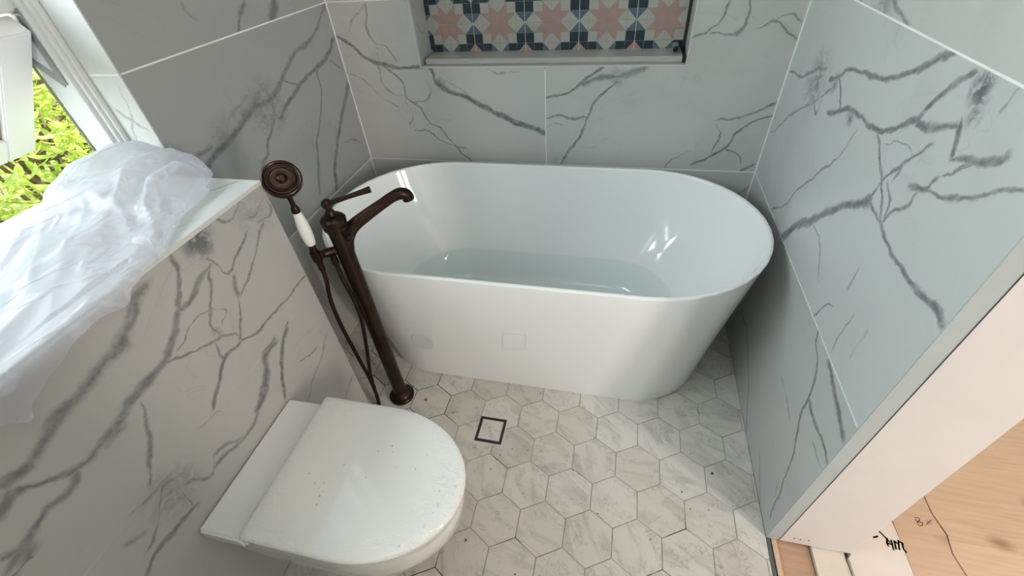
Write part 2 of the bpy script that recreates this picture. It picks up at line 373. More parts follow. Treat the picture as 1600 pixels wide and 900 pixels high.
def marble(name, veins, blobs=(), uaxis=0, base=(.555, .555, .54), seed=0.0, rough=.30, box=None):
    """polished porcelain marble; the veins of each slab are mapped in metres on the wall: (full width mm, strength, [(u, z)...])"""
    s = N(name); co = s.obj()
    sep = s.new('ShaderNodeSeparateXYZ'); s.link(co, sep.inputs[0])
    comb = s.new('ShaderNodeCombineXYZ'); s.link(sep.outputs[uaxis], comb.inputs[0]); s.link(sep.outputs[2 if uaxis != 2 else 1], comb.inputs[1])
    comb.inputs[2].default_value = seed
    P0 = comb.outputs[0]
    w1 = s.noise(P0, 9, 4, .6); w2 = s.noise(P0, 60, 2, .5)
    off = s.vscale(s.vmath('SUBTRACT', w1.outputs['Color'], (.5, .5, .5)), .045)
    off2 = s.vscale(s.vmath('SUBTRACT', w2.outputs['Color'], (.5, .5, .5)), .0040)
    P = s.vmath('ADD', s.vmath('ADD', P0, off), off2)
    acc = None
    for wmm, st, pts in veins:
        for seg in monotone(pts):
            d = seg[-1] - seg[0]; L = d.length
            if L < .004: continue
            d.normalize(); nrm = Vector((-d.y, d.x)); m = .012 + .03 * L
            t0 = seg[0].dot(d) - m; T = L + 2 * m
            ss = [p.dot(nrm) for p in seg]; S0 = min(ss) - .02; R = max(ss) - min(ss) + .04
            t = s.math('ADD', s.vmath('DOT_PRODUCT', P, (d.x / T, d.y / T, 0)), -t0 / T)
            sv = s.math('ADD', s.vmath('DOT_PRODUCT', P, (nrm.x / R, nrm.y / R, 0)), -S0 / R)
            fc = s.new('ShaderNodeFloatCurve'); cv = fc.mapping.curves[0]
            xy = [((p.dot(d) - t0) / T, (q - S0) / R) for p, q in zip(seg, ss)]
            cv.points[0].location = (0, xy[0][1]); cv.points[1].location = (1, xy[-1][1])
            for x, y in xy: cv.points.new(x, y)
            fc.mapping.update(); s.link(t, fc.inputs['Value'])
            dist = s.math('ABSOLUTE', s.math('SUBTRACT', sv, fc.outputs[0]))
            hw = wmm * .00095 + .0009
            val = s.math('MULTIPLY_ADD', dist, -R / hw, 1.0, clamp=True)
            edge = s.math('ABSOLUTE', s.math('SUBTRACT', t, .5))
            e = min(.012, L * .2) / T
            tap = s.math('MULTIPLY_ADD', edge, -1 / (2 * e), .5 / (2 * e), clamp=True)
            v = s.math('MULTIPLY', s.math('MULTIPLY', val, tap), st)
            acc = v if acc is None else s.math('MAXIMUM', acc, v)
    patch = s.noise(P0, 34, 5, .7, .8)
    br = s.rng(patch.outputs[0], .34, .60, .55, 1.05)
    bl = None
    for u, v_, r, st in blobs:
        q = s.math('MULTIPLY_ADD', s.vmath('DISTANCE', P, (u, v_, seed)), -st * 1.15 / (r * 1.5), st * 1.25, clamp=True)
        bl = q if bl is None else s.math('MAXIMUM', bl, q)
    # fainter clouds and hair veins all over the slab
    cl = s.noise(P0, 3.2, 5, .62, .6); rid = s.noise(P0, 2.6, 3, .55, 1.4)
    hair = s.math('ABSOLUTE', s.math('SUBTRACT', rid.outputs[0], .5))
    hairv = s.math('MULTIPLY', s.rng(hair, .0, .008, 1, 0), s.rng(cl.outputs[0], .48, .62, 0, .20))
    cloud = s.rng(cl.outputs[0], .52, .78, 0, .16)
    total = s.math('MAXIMUM', cloud, hairv)
    if acc is not None:
        thin = s.noise(P0, 17, 3, .6)
        thr = s.rng(thin.outputs[0], .36, .66, .0, .27)
        a2 = s.rng(s.math('SUBTRACT', acc, thr), 0, .34, 0, 1)
        core = s.math('MULTIPLY', s.math('MULTIPLY_ADD', s.math('MULTIPLY', a2, acc), .45, s.math('MULTIPLY', a2, .55)), br)
        core = s.math('MULTIPLY_ADD', acc, .16, core)
        total = s.math('MAXIMUM', total, s.math('MULTIPLY', core, .95))
    if bl is not None:
        pb = s.rng(patch.outputs[0], .42, .56, .25, 1.4)
        total = s.math('MAXIMUM', total, s.math('MULTIPLY', bl, pb), clamp=True)
    col = s.mix(total, rgb(*base), rgb(.155, .16, .162))
    b = s.bsdf(**{'Base Color': col, 'Roughness': rough})
    b.inputs['Specular IOR Level'].default_value = .45
    return s.m

WHITE_GROUT = plain('white_grout', (.86, .86, .83), .85); GREY_GROUT = plain('grey_grout', (.50, .50, .48), .85)
def marble_floor():
    s = N('floor_hex_marble'); oi = s.new('ShaderNodeObjectInfo'); co = s.obj()
    off = s.vscale(s.vmath('ADD', (1, 2.3, 0), (0, 0, 0)), s.math('MULTIPLY', oi.outputs['Random'], 37.0))
    rt = s.new('ShaderNodeVectorRotate', rotation_type='Z_AXIS'); s.link(co, rt.inputs['Vector']); s.link(s.math('MULTIPLY', oi.outputs['Random'], 1.1), rt.inputs['Angle'])
    P = s.vmath('ADD', rt.outputs[0], off)
    st = s.vmath('MULTIPLY', P, (1.0, 2.6, 1))
    c1 = s.noise(st, 9, 5, .6, .7); c2 = s.noise(P, 11, 4, .6, .9)
    ridge = s.math('ABSOLUTE', s.math('SUBTRACT', c2.outputs[0], .5))
    v = s.rng(ridge, 0, .020, 1, 0); vm = s.rng(c1.outputs[0], .42, .6, .05, .60)
    cl = s.rng(c1.outputs[0], .47, .70, 0, .36)
    tot = s.math('MAXIMUM', s.math('MULTIPLY', v, vm), cl)
    base = s.mix(s.math('FRACT', s.math('MULTIPLY', oi.outputs['Random'], 7.7)), rgb(.62, .58, .525), rgb(.70, .67, .625))
    col = s.mix(tot, base, rgb(.21, .205, .20))
    # dust smears and stains near the doorway side of the floor (world position)
    g = s.new('ShaderNodeNewGeometry').outputs['Position']
    n3 = s.noise(g, 26, 6, .75, .4)
    ds = s.vmath('DISTANCE', g, (.37, .50, 0))
    stain = s.math('MULTIPLY', s.rng(n3.outputs[0], .54, .66), s.rng(ds, .02, .15, .75, 0))
    col = s.mix(stain, col, rgb(.22, .17, .14))
    b = s.bsdf(**{'Base Color': col, 'Roughness': .38})
    return s.m
def floor_grout():
    s = N('floor_grout'); co = s.obj()
    n = s.noise(co, 5.5, 4, .6); n2 = s.noise(co, 30, 3)
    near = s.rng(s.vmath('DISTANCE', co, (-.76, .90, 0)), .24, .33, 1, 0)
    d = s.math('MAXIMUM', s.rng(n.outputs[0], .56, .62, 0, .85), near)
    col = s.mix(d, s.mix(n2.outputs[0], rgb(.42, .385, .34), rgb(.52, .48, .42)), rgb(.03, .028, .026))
    s.bsdf(**{'Base Color': col, 'Roughness': .9}); return s.m
def bronze():
    s = N('oil_rubbed_bronze'); co = s.obj()
    n = s.noise(co, 14, 2, .5); n2 = s.noise(s.vmath('MULTIPLY', co, (1, 1, .02)), 240, 2)
    col = s.mix(s.rng(n.outputs[0], .35, .65), rgb(.030, .017, .013), rgb(.052, .029, .021))
    b = s.bsdf(**{'Base Color': col, 'Metallic': .85, 'Roughness': s.rng(n2.outputs[0], .3, .7, .26, .38)}); return s.m
def glaze(name, c, rough=.07, bumpy=False):
    s = N(name); co = s.obj(); n = s.noise(co, 3, 2)
    col = s.mix(n.outputs[0], rgb(*[x * 1.0 for x in c]), rgb(*c))
    b = s.bsdf(**{'Base Color': col, 'Roughness': rough})
    b.inputs['Coat Weight'].default_value = .4; b.inputs['Coat Roughness'].default_value = .04
    if bumpy:   # shipping film pulled into creases near the rounded front of the lid
        q = s.vmath('MULTIPLY', co, (1, 1.6, 1))
        n2 = s.noise(q, 26, 3, .55, 1.3)
        rd = s.math('ABSOLUTE', s.math('SUBTRACT', n2.outputs[0], .5))
        cr = s.rng(rd, 0, .05, 1, 0)
        dd = s.vmath('DISTANCE', co, (-.50, .375, .43))
        mask = s.rng(dd, .13, .21, 0, 1)
        h = s.math('ADD', s.math('MULTIPLY', cr, mask), s.math('MULTIPLY', s.noise(co, 5, 1).outputs[0], .8))
        s.link(s.bump(h, .5, .0014), b.inputs['Normal'])
    return s.m
def plywood(name, a, b_, knots=True, seed=0.0):
    s = N(name); co = s.vmath('ADD', s.obj(), (seed, seed, 0))
    g = s.vmath('MULTIPLY', co, (1.2, 16, 1))
    n = s.noise(g, 5, 5, .6, .7); n2 = s.noise(co, 2.5, 3)
    f = s.rng(n.outputs[0], .3, .7)
    col = s.mix(f, rgb(*a), rgb(*b_))
    col = s.mix(s.rng(n2.outputs[0], .4, .7, 0, .35), col, rgb(.62, .42, .30))
    if knots:
        v = s.new('ShaderNodeTexVoronoi'); s.link(s.vmath('MULTIPLY', s.vmath('ADD', co, s.vscale(n2.outputs['Color'], .06)), (4.2, 7.5, 0)), v.inputs['Vector']); v.inputs['Scale'].default_value = 1
        k = s.rng(v.outputs['Distance'], .04, .19, .85, 0)
        col = s.mix(k, col, rgb(.33, .19, .12))
    b = s.bsdf(**{'Base Color': col, 'Roughness': .62}); s.link(s.bump(n.outputs[0], .35, .002), b.inputs['Normal'])
    return s.m
def film_mat():
    s = N('polythene_film'); co = s.obj()
    q = s.new('ShaderNodeVectorRotate', rotation_type='Z_AXIS'); s.link(co, q.inputs['Vector']); q.inputs['Angle'].default_value = .35
    st = s.vmath('MULTIPLY', q.outputs[0], (2.6, 1.0, 1.6))
    n = s.noise(st, 7, 2, .5, .6); r = s.math('ABSOLUTE', s.math('SUBTRACT', n.outputs[0], .5))
    cr = s.rng(r, 0, .05, 1, 0, True)
    n2 = s.noise(co, 16, 2, .5, .5)
    h = s.math('MULTIPLY_ADD', n2.outputs[0], .25, s.math('MULTIPLY', cr, .7))
    bp = s.bump(h, .45, .0035)
    g = s.new('ShaderNodeBsdfPrincipled'); g.inputs['Base Color'].default_value = rgb(.72, .71, .76); g.inputs['Roughness'].default_value = .27
    s.link(bp, g.inputs['Normal'])
    tl = s.new('ShaderNodeBsdfTranslucent'); tl.inputs[0].default_value = rgb(.80, .81, .86)
    tr = s.new('ShaderNodeBsdfTransparent'); tr.inputs[0].default_value = rgb(.96, .97, .98)
    m1 = s.new('ShaderNodeMixShader'); m1.inputs[0].default_value = .45; s.link(g.outputs[0], m1.inputs[1]); s.link(tl.outputs[0], m1.inputs[2])
    m2 = s.new('ShaderNodeMixShader'); s.link(s.rng(cr, 0, 1, .70, .90), m2.inputs[0]); s.link(tr.outputs[0], m2.inputs[1]); s.link(m1.outputs[0], m2.inputs[2])
    s.link(m2.outputs[0], s.out.inputs[0]); return s.m
def leaf_mat():
    s = N('leaf_green'); oi = s.new('ShaderNodeObjectInfo'); g = s.new('ShaderNodeNewGeometry').outputs['Position']
    n = s.noise(g, 2.4, 3); n2 = s.noise(g, 19, 2)
    col = s.mix(s.rng(n.outputs[0], .38, .62), rgb(.16, .34, .10), rgb(.58, .68, .14))
    col = s.mix(s.rng(n2.outputs[0], .40, .64), col, rgb(.78, .82, .36))
    d = s.new('ShaderNodeBsdfPrincipled'); s.link(col, d.inputs['Base Color']); d.inputs['Roughness'].default_value = .42
    t = s.new('ShaderNodeBsdfTranslucent'); s.link(s.mix(.5, col, rgb(.75, .9, .15)), t.inputs[0])
    m = s.new('ShaderNodeMixShader'); m.inputs[0].default_value = .45; s.link(d.outputs[0], m.inputs[1]); s.link(t.outputs[0], m.inputs[2])
    s.link(m.outputs[0], s.out.inputs[0]); return s.m
def water_mat():
    s = N('bath_water')
    tr = s.new('ShaderNodeBsdfTransparent'); tr.inputs[0].default_value = rgb(.93, .962, .958)
    gl = s.new('ShaderNodeBsdfGlossy'); gl.inputs['Roughness'].default_value = .03
    fr = s.new('ShaderNodeLayerWeight'); fr.inputs[0].default_value = .5; fz = s.math('MULTIPLY_ADD', s.math('POWER', fr.outputs['Facing'], 5.0), .7, .02)
    n = s.noise(s.obj(), 6, 2); s.link(s.bump(n.outputs[0], .05, .002), gl.inputs['Normal'])
    m = s.new('ShaderNodeMixShader'); s.link(fz, m.inputs[0]); s.link(tr.outputs[0], m.inputs[1]); s.link(gl.outputs[0], m.inputs[2])
    s.link(m.outputs[0], s.out.inputs[0]); return s.m
def glass_mat():
    s = N('window_glass')
    tr = s.new('ShaderNodeBsdfTransparent'); tr.inputs[0].default_value = rgb(.93, .96, .95)
    gl = s.new('ShaderNodeBsdfGlossy'); gl.inputs['Roughness'].default_value = .02
    m = s.new('ShaderNodeMixShader'); m.inputs[0].default_value = .10; s.link(tr.outputs[0], m.inputs[1]); s.link(gl.outputs[0], m.inputs[2])
    s.link(m.outputs[0], s.out.inputs[0]); return s.m

M_floor = marble_floor(); M_fgrout = floor_grout(); M_bronze = bronze()
M_tub = glaze('bath_acrylic', (.90, .92, .92)); M_cer = glaze('white_ceramic', (.90, .90, .88)); M_lid = glaze('toilet_lid_plastic', (.90, .90, .875), .09, True)
M_film = film_mat(); M_leaf = leaf_mat(); M_water = water_mat(); M_glass = glass_mat()
M_upvc = plain('white_window_frame', (.63, .65, .64), .4, var=.02, scale=2); M_sash = plain('white_sash', (.86, .85, .86), .4, var=.02, scale=2)
M_paint = plain('white_paint', (.78, .78, .76), .8, scale=3)
M_plaster = plain('plasterboard', (.70, .665, .645), .85, scale=5, bump=.05, var=.03)
M_edge = plain('tile_edge_trim', (.43, .485, .485), .45, var=.03)
M_black = plain('black_gap', (.02, .02, .02), .7)
M_dark = plain('dark_rubber', (.05, .05, .05), .6)
M_ply1 = plywood('plywood_sheet', (.56, .38, .27), (.68, .50, .37)); M_ply2 = plywood('plywood_sheet_pale', (.58, .40, .275), (.70, .53, .385), True, 3.3)
M_timber = plywood('timber_joist', (.42, .25, .16), (.52, .33, .22), False, 1.7); M_timber2 = plywood('timber_joist_edge', (.62, .42, .29), (.72, .52, .38), False, 5.1)
M_board = plain('pale_board', (.76, .68, .63), .8, var=.04, scale=4); M_paper = plain('cream_paper', (.74, .66, .56), .85, var=.05, scale=4)
M_ink = plain('marker_ink', (.03, .025, .05), .6); M_brown = plain('brown_ink', (.42, .24, .17), .8)
M_bark = plain('bark', (.20, .15, .11), .9, var=.3, scale=20)
M_soil = plain('garden_ground', (.16, .17, .08), .95, var=.3, scale=3)
M_strip = None

# ------------------------------------------------------------------ geometry constants (metres)
YB, XL, XR = 1.6873, -1.0868, .5194          # back, left, right tiled faces
H1, H2, VJ = .5757, 1.1757, -.2820           # wall joints
XB, YBX, ZB = -.8178, .7870, .9506           # cistern ledge: face, end, top
YE = .5897; XT = .5530; XE = .7300           # end of the right wall
NL, NR, NZ, NT, ND = -.7622, .1993, .9548, 1.55, 1.82   # niche
YJ = .8180; YJ0 = -.45; WH = 2.05; XF = -1.175; XO = -1.27  # window opening
G = .0013; T = .010
CEIL = 2.5; YF = -1.45

def V(k): return VEINS.get(k, []), VEINS.get(k + '_blob', [])
def mk(k, name, ua, **kw):
    v, b = V(k); return marble(name, v, b, ua, **kw)

# ------------------------------------------------------------------ back wall
wb = structure(boxes('wall_back', [((XL - .25, YB + .0006, 0), (NL - .012, YB + .25, CEIL)), ((NR + .012, YB + .0006, 0), (XE, YB + .25, CEIL)),
    ((NL - .012, YB + .0006, 0), (NR + .012, YB + .25, NZ - .012)), ((NL - .012, YB + .0006, NT + .012), (NR + .012, YB + .25, CEIL)),
    ((NL - .012, ND + .006, NZ - .012), (NR + .012, YB + .25, NT + .012))], WHITE_GROUT))
mbl = mk('back_left', 'marble_back_left', 0, seed=1.3); mbr = mk('back_right', 'marble_back_right', 0, seed=4.1)
gen = {ua: marble('marble_plain_%s' % 'xyz'[ua], [(8, .6, [(.1, .1), (.35, .32), (.5, .5)]), (6, .5, [(-.9, .2), (-.7, .3), (-.45, .5)])] if ua == 0 else [], (), ua, seed=7.7 + ua) for ua in (0, 1)}
y0, y1 = YB + T, YB
prism('tile', [(XL, G), (VJ - G, G), (VJ - G, H1 - G), (XL, H1 - G)], 1, y0, y1, gen[0], wb)
prism('tile', [(VJ + G, G), (XR, G), (XR, H1 - G), (VJ + G, H1 - G)], 1, y0, y1, gen[0], wb)
prism('tile', [(XL, H1 + G), (VJ - G, H1 + G), (VJ - G, NZ - .002), (NL - .002, NZ - .002), (NL - .002, H2 - G), (XL, H2 - G)], 1, y0, y1, mbl, wb)
prism('tile', [(VJ + G, H1 + G), (XR, H1 + G), (XR, H2 - G), (NR + .002, H2 - G), (NR + .002, NZ - .002), (VJ + G, NZ - .002)], 1, y0, y1, mbr, wb)
prism('tile', [(XL, H2 + G), (NL - .002, H2 + G), (NL - .002, NT + .002), (VJ + .3, NT + .002), (VJ + .3, 1.775), (XL, 1.775)], 1, y0, y1, gen[0], wb)
prism('tile', [(NR + .002, H2 + G), (XR, H2 + G), (XR, 1.775), (VJ + .3 + G * 2, 1.775), (VJ + .3 + G * 2, NT + .002), (NR + .002, NT + .002)], 1, y0, y1, gen[0], wb)
prism('tile', [(XL, 1.777), (XR, 1.777), (XR, 2.375), (XL, 2.375)], 1, y0, y1, gen[0], wb)
# niche reveals (marble), bright edge trim round its mouth
prism('tile', [(YB + .002, NZ - .01), (ND + .006, NZ - .01), (ND + .006, NT), (YB + .002, NT)], 0, NL - .01, NL, marble('marble_niche_side', [(6, .4, [(1.70, 1.10), (1.76, 1.06), (1.82, 1.08)])], (), 1, seed=2.2, base=(.50, .50, .475)), wb)
prism('tile', [(YB + .002, NZ - .01), (ND + .006, NZ - .01), (ND + .006, NT), (YB + .002, NT)], 0, NR + .01, NR, gen[1], wb)
M_sill = marble('marble_niche_floor', [(5, .6, [(.0, 1.72), (.05, 1.735), (.10, 1.73)]), (6, .5, [(-.45, 1.75), (-.25, 1.735), (-.1, 1.745)])], (), 0, seed=3.3, base=(.48, .475, .44))
prism('tile', [(NL, YB + .002), (NR, YB + .002), (NR, ND + .006), (NL, ND + .006)], 2, NZ - .01, NZ, M_sill, wb)
prism('tile', [(NL, YB + .002), (NR, YB + .002), (NR, ND + .006), (NL, ND + .006)], 2, NT + .01, NT, M_sill, wb)
boxes('edge_trim', [((NL - .003, YB - .0015, NZ - .003), (NR + .003, YB + .012, NZ + .0004)), ((NL - .003, YB - .0015, NZ), (NL + .0006, YB + .012, NT)), ((NR - .0006, YB - .0015, NZ), (NR + .003, YB + .012, NT)), ((NL, YB - .0015, NT), (NR, YB + .012, NT + .003))], M_upvc, wb)
# corner joints
boxes('corner_grout', [((XL - .001, YB - .004, 0), (XL + .003, YB + .001, CEIL)), ((XR - .003, YB - .004, 0), (XR + .001, YB + .001, CEIL))], WHITE_GROUT, wb)

# niche floor strip: an upstand slab with a rounded nose
st = bmesh.new(); add_box(st, (NL + .014, 1.712, NZ), (NR - .013, ND - .001, NZ + .0205))
bmesh.ops.bevel(st, geom=[e for e in st.edges if all(v.co.y < 1.72 for v in e.verts) and abs(e.verts[0].co.x - e.verts[1].co.x) > .1], offset=.004, segments=3, affect='EDGES')
strip = tag(bm_obj('niche_sill', st, M_sill), 'grey stone sill strip lying in the wall niche below the patterned tiles', 'sill')
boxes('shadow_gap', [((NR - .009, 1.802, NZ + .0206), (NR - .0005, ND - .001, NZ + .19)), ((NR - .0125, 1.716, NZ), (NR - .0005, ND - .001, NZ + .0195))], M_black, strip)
# patterned niche tiles: eight-point stars
M_pink = plain('pattern_pink', (.40, .265, .235), .4, var=.05, scale=40); M_off = plain('pattern_offwhite', (.42, .42, .375), .4, var=.03, scale=40)
M_navy = plain('pattern_navy', (.020, .036, .052), .35, var=.2, scale=60); M_blue = plain('pattern_blue', (.095, .135, .18), .4, var=.06, scale=40)
M_line = plain('pattern_line', (.24, .28, .29), .5)
nb = empty('niche_back', (0, ND, NZ)); structure(nb); nb.name = 'wall_niche'
U = .2 / 6
def star_cells(tx, tz):
    """cells of one 6x6 printed tile; star centre relative coordinates X (tile centre), Z from the joint through the star"""
    out = []
    for i in range(-3, 3):
        for j in range(0, 6):
            X0, Z0 = i, j
            jj = j if j < 3 else 5 - j            # mirrored about the 3-unit line
            ii = i if i >= 0 else -1 - i
            sx = 1 if i >= 0 else -1; sz = 1 if j < 3 else -1; zc = 0 if j < 3 else 6
            def q(x, z): return (sx * x, zc + sz * z)
            a, b = ii, jj; c = lambda dx, dz: q(a + dx, b + dz)
            full = [c(0, 0), c(1, 0), c(1, 1), c(0, 1)]
            k = (a, b)
            if k == (0, 0): out.append((full, 0))
            elif k == (1, 0): out += [([c(0, 0), c(0, 1), c(1, 1)], 0), ([c(0, 0), c(1, 0), c(1, 1)], 1)]
            elif k == (2, 0): out += [([c(0, 0), c(1, 0), c(0, 1)], 1), ([c(1, 0), c(1, 1), c(0, 1)], 3)]
            elif k == (0, 1): out += [([c(0, 0), c(1, 0), c(1, 1)], 0), ([c(0, 0), c(1, 1), c(0, 1)], 1)]
            elif k == (1, 1): out.append((full, 1))
            elif k == (2, 1): out.append((full, 2))
            elif k == (0, 2): out += [([c(0, 0), c(1, 0), c(0, 1)], 1), ([c(1, 0), c(1, 1), c(0, 1)], 3)]
            elif k == (1, 2): out.append((full, 2))
            else: out += [([c(0, 0), c(1, 0), c(0, 1)], 2), ([c(1, 0), c(1, 1), c(0, 1)], 0)]
    return out
def clip(poly, lo, hi):
    for ax, lim, sg in ((0, lo[0], 1), (0, hi[0], -1), (1, lo[1], 1), (1, hi[1], -1)):
        res = []
        for i in range(len(poly)):
            p, q = poly[i - 1], poly[i]
            dp, dq = sg * (p[ax] - lim), sg * (q[ax] - lim)
            if dp >= 0: res.append(p)
            if dp * dq < 0:
                t = dp / (dp - dq); res.append((p[0] + t * (q[0] - p[0]), p[1] + t * (q[1] - p[1])))
        poly = res
        if len(poly) < 3: return None
    return poly
JX0, JZ0 = -.5765, 1.0685
for ti in range(-1, 5):
    for tz in range(-1, 3):
        x0 = JX0 + (ti - 0) * .2 - .0; x1 = x0 + .2; z0 = JZ0 + tz * .2; z1 = z0 + .2
        lo = (max(x0 + .0011, NL), max(z0 + .0005, NZ)); hi = (min(x1 - .0011, NR), min(z1 - .0005, NT))
        if hi[0] - lo[0] < .004 or hi[1] - lo[1] < .004: continue
        vs, fs, fm = [], [], []
        def addf(poly, y, m):
            b0 = len(vs); vs.extend([(p[0], y, p[1]) for p in poly]); fs.append(list(range(b0, b0 + len(poly)))); fm.append(m)
        yb, yf = ND + .006, ND - .001
        rect = [lo, (hi[0], lo[1]), hi, (lo[0], hi[1])]
        addf(rect, yf + .0004, 4)
        for k in range(4):
            p, q = rect[k], rect[(k + 1) % 4]; b0 = len(vs)
            vs.extend([(p[0], yf + .0004, p[1]), (q[0], yf + .0004, q[1]), (q[0], yb, q[1]), (p[0], yb, p[1])]); fs.append([b0, b0 + 1, b0 + 2, b0 + 3]); fm.append(4)
        cx = x0 + .1
        for poly, m in star_cells(0, 0):
            c = (sum(p[0] for p in poly) / len(poly), sum(p[1] for p in poly) / len(poly))
            pw = [(cx + U * (c[0] + (p[0] - c[0]) * 1.0), z0 + U * (c[1] + (p[1] - c[1]) * 1.0)) for p in poly]
            pw = clip(pw, lo, hi)
            if pw: addf(pw, yf, m)
        for k in range(1, 6):
            for a_, b_ in (((x0 + k * U - .0005, z0), (x0 + k * U + .0005, z1)), ((x0, z0 + k * U - .0005), (x1, z0 + k * U + .0005))):
                pl = clip([a_, (b_[0], a_[1]), b_, (a_[0], b_[1])], lo, hi)
                if pl: addf(pl, yf - .0001, 5)
        o = mesh_obj('tile', vs, fs, None, None, mats=[M_pink, M_off, M_navy, M_blue, M_line, M_line], fmat=fm)
        o.parent = nb; o.matrix_parent_inverse = Matrix.Translation((0, -ND, -NZ))
gb = boxes('grout', [((NL, ND + .0006, NZ), (NR, ND + .006, NT))], WHITE_GROUT, nb); gb.matrix_parent_inverse = Matrix.Translation((0, -ND, -NZ))
# curled roll of black tape in the niche corner
cr = bmesh.new()
pts = []
for k in range(34):
    a = -1.2 + k * .27; r = .0125 - .00012 * k
    pts.append((.165 + r * math.cos(a), NZ + .0206 + .0128 + r * math.sin(a)))
for k in range(len(pts) - 1):
    (xa, za), (xb, zb) = pts[k], pts[k + 1]
    v = [cr.verts.new(p) for p in ((xa, 1.745, za), (xb, 1.745, zb), (xb, 1.80, zb), (xa, 1.80, za))]; cr.faces.new(v)
bmesh.ops.remove_doubles(cr, verts=cr.verts[:], dist=1e-5)
bmesh.ops.solidify(cr, geom=cr.faces[:], thickness=.0006)
tag(bm_obj('film_curl', cr, plain('smoky_plastic', (.22, .20, .19), .2)), 'small dark curled strip of plastic standing in the right corner of the niche', 'plastic strip')

# ------------------------------------------------------------------ right wall
wr = structure(boxes('wall_right', [((XR + .0006, YE + .004, 0), (XE, YB + .25, CEIL))], WHITE_GROUT))
mrm = mk('right_mid', 'marble_right_mid', 1, seed=5.2, base=(.56, .58, .57)); mrl = mk('right_low', 'marble_right_low', 1, seed=6.4, base=(.50, .515, .505))
for (za, zb, m) in ((G, H1 - G, mrl), (H1 + G, H2 - G, mrm), (H2 + G, 1.775, marble('marble_right_up', [(9, .6, [(1.62, 1.19), (1.3, 1.22), (1.1, 1.18)]), (6, .5, [(1.5, 1.18), (1.45, 1.3), (1.3, 1.4)]), (5, .45, [(1.35, 1.18), (1.25, 1.27), (1.15, 1.3)])], VEINS.get('right_up_blob', []), 1, seed=8.8)), (1.777, 2.375, gen[1])):
    prism('tile', [(YE + .002, za), (YB, za), (YB, zb), (YE + .002, zb)], 0, XR + T, XR, m, wr)
boxes('edge_trim', [((XR + .0005, YE, 0), (XT, YE + .006, CEIL))], M_edge, wr)
boxes('plasterboard', [((XT + .0008, YE - .001, .002), (XE, YE + .0035, CEIL))], M_plaster, wr)
boxes('edge_line', [((XT - .0003, YE - .0011, 0), (XT + .0006, YE + .003, CEIL))], M_dark, wr)
nails = [(.583, .030), (.598, .030), (.618, .034)]
for x, z in nails: lathe('nail_head', (x, YE - .0005, z), (0, -1, 0), [(0, .0028), (.0008, .0026), (.001, .001)], M_dark, wr, 10)

# ------------------------------------------------------------------ left wall with the window opening
wl = structure(boxes('wall_left', [((XL - .19, YJ + .0008, 0), (XL - .0006, YB + .25, CEIL)), ((XL - .19, YJ0, 0), (XL - .0006, YJ + .0008, ZB - .012)),
    ((XL - .19, YJ0, WH), (XL - .0006, YJ + .0008, CEIL)), ((XL - .19, YF, 0), (XL - .0006, YJ0, CEIL))], WHITE_GROUT))
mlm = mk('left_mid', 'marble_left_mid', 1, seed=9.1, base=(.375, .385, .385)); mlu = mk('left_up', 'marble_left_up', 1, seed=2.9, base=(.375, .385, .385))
for (za, zb, m) in ((G, H1 - G, gen[1]), (H1 + G, H2 - G, mlm), (H2 + G, 1.775, mlu), (1.777, 2.375, gen[1])):
    prism('tile', [(YJ + .001, za), (YB, za), (YB, zb), (YJ + .001, zb)], 0, XL - T, XL, m, wl)
mj = marble('marble_jamb', [(6, .35, [(-1.10, 1.04), (-1.14, 1.08), (-1.16, 1.10)]), (5, .3, [(-1.16, 1.02), (-1.12, 1.10), (-1.10, 1.15)])], (), 0, seed=3.7, base=(.60, .61, .60))
for (za, zb) in ((ZB - .01, H2 - G), (H2 + G, 1.775), (1.777, WH)):
    prism('tile', [(XF, za), (XL - .0006, za), (XL - .0006, zb), (XF, zb)], 1, YJ + T, YJ, mj, wl)
boxes('edge_trim', [((XL - .002, YJ - .0008, ZB), (XL + .0008, YJ + .003, WH))], M_upvc, wl)

# cistern ledge (boxed-in wall) the toilet hangs on
wc = structure(boxes('wall_ledge', [((XL + .002, YF, 0), (XB - .0012, YBX - .011, ZB - .0105))], GREY_GROUT))
v, b = V('box')
def part_v(lo, hi):
    vv = [x for x in v if min(p[1] for p in x[2]) < hi and max(p[1] for p in x[2]) > lo]
    return vv, [x for x in b if lo - x[2] < x[1] < hi + x[2]]
BJ = .592
va, ba = part_v(0, BJ); vb_, bb = part_v(BJ, ZB)
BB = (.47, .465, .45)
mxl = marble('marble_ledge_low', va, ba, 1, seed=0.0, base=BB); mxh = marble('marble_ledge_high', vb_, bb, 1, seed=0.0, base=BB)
prism('tile', [(YBX - 1.2, G), (YBX, G), (YBX, BJ - .0006), (YBX - 1.2, BJ - .0006)], 0, XB - T, XB, mxl, wc)
prism('tile', [(YBX - 1.2, BJ + .0006), (YBX - .0003, BJ + .0006), (YBX - .0003, ZB - T - .0004), (YBX - 1.2, ZB - T - .0004)], 0, XB - T, XB, mxh, wc)
prism('tile', [(YF, G), (YBX - 1.202, G), (YBX - 1.202, ZB - T - .0004), (YF, ZB - T - .0004)], 0, XB - T, XB, gen[1], wc)
prism('tile', [(XL + .002, G), (XB - T - .0004, G), (XB - T - .0004, ZB - .011), (XL + .002, ZB - .011)], 1, YBX - T, YBX, gen[0], wc)
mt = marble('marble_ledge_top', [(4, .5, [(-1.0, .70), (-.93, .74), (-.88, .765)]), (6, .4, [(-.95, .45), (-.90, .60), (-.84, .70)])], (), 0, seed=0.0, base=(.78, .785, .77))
mt_uv = mt
def top_marble():
    return marble('marble_sill_top', [(4, .45, [(-1.0, .66), (-.93, .72), (-.87, .765)]), (7, .35, [(-.97, .35), (-.92, .5), (-.84, .62)])], (), 0, seed=0, base=(.68,.685,.67))
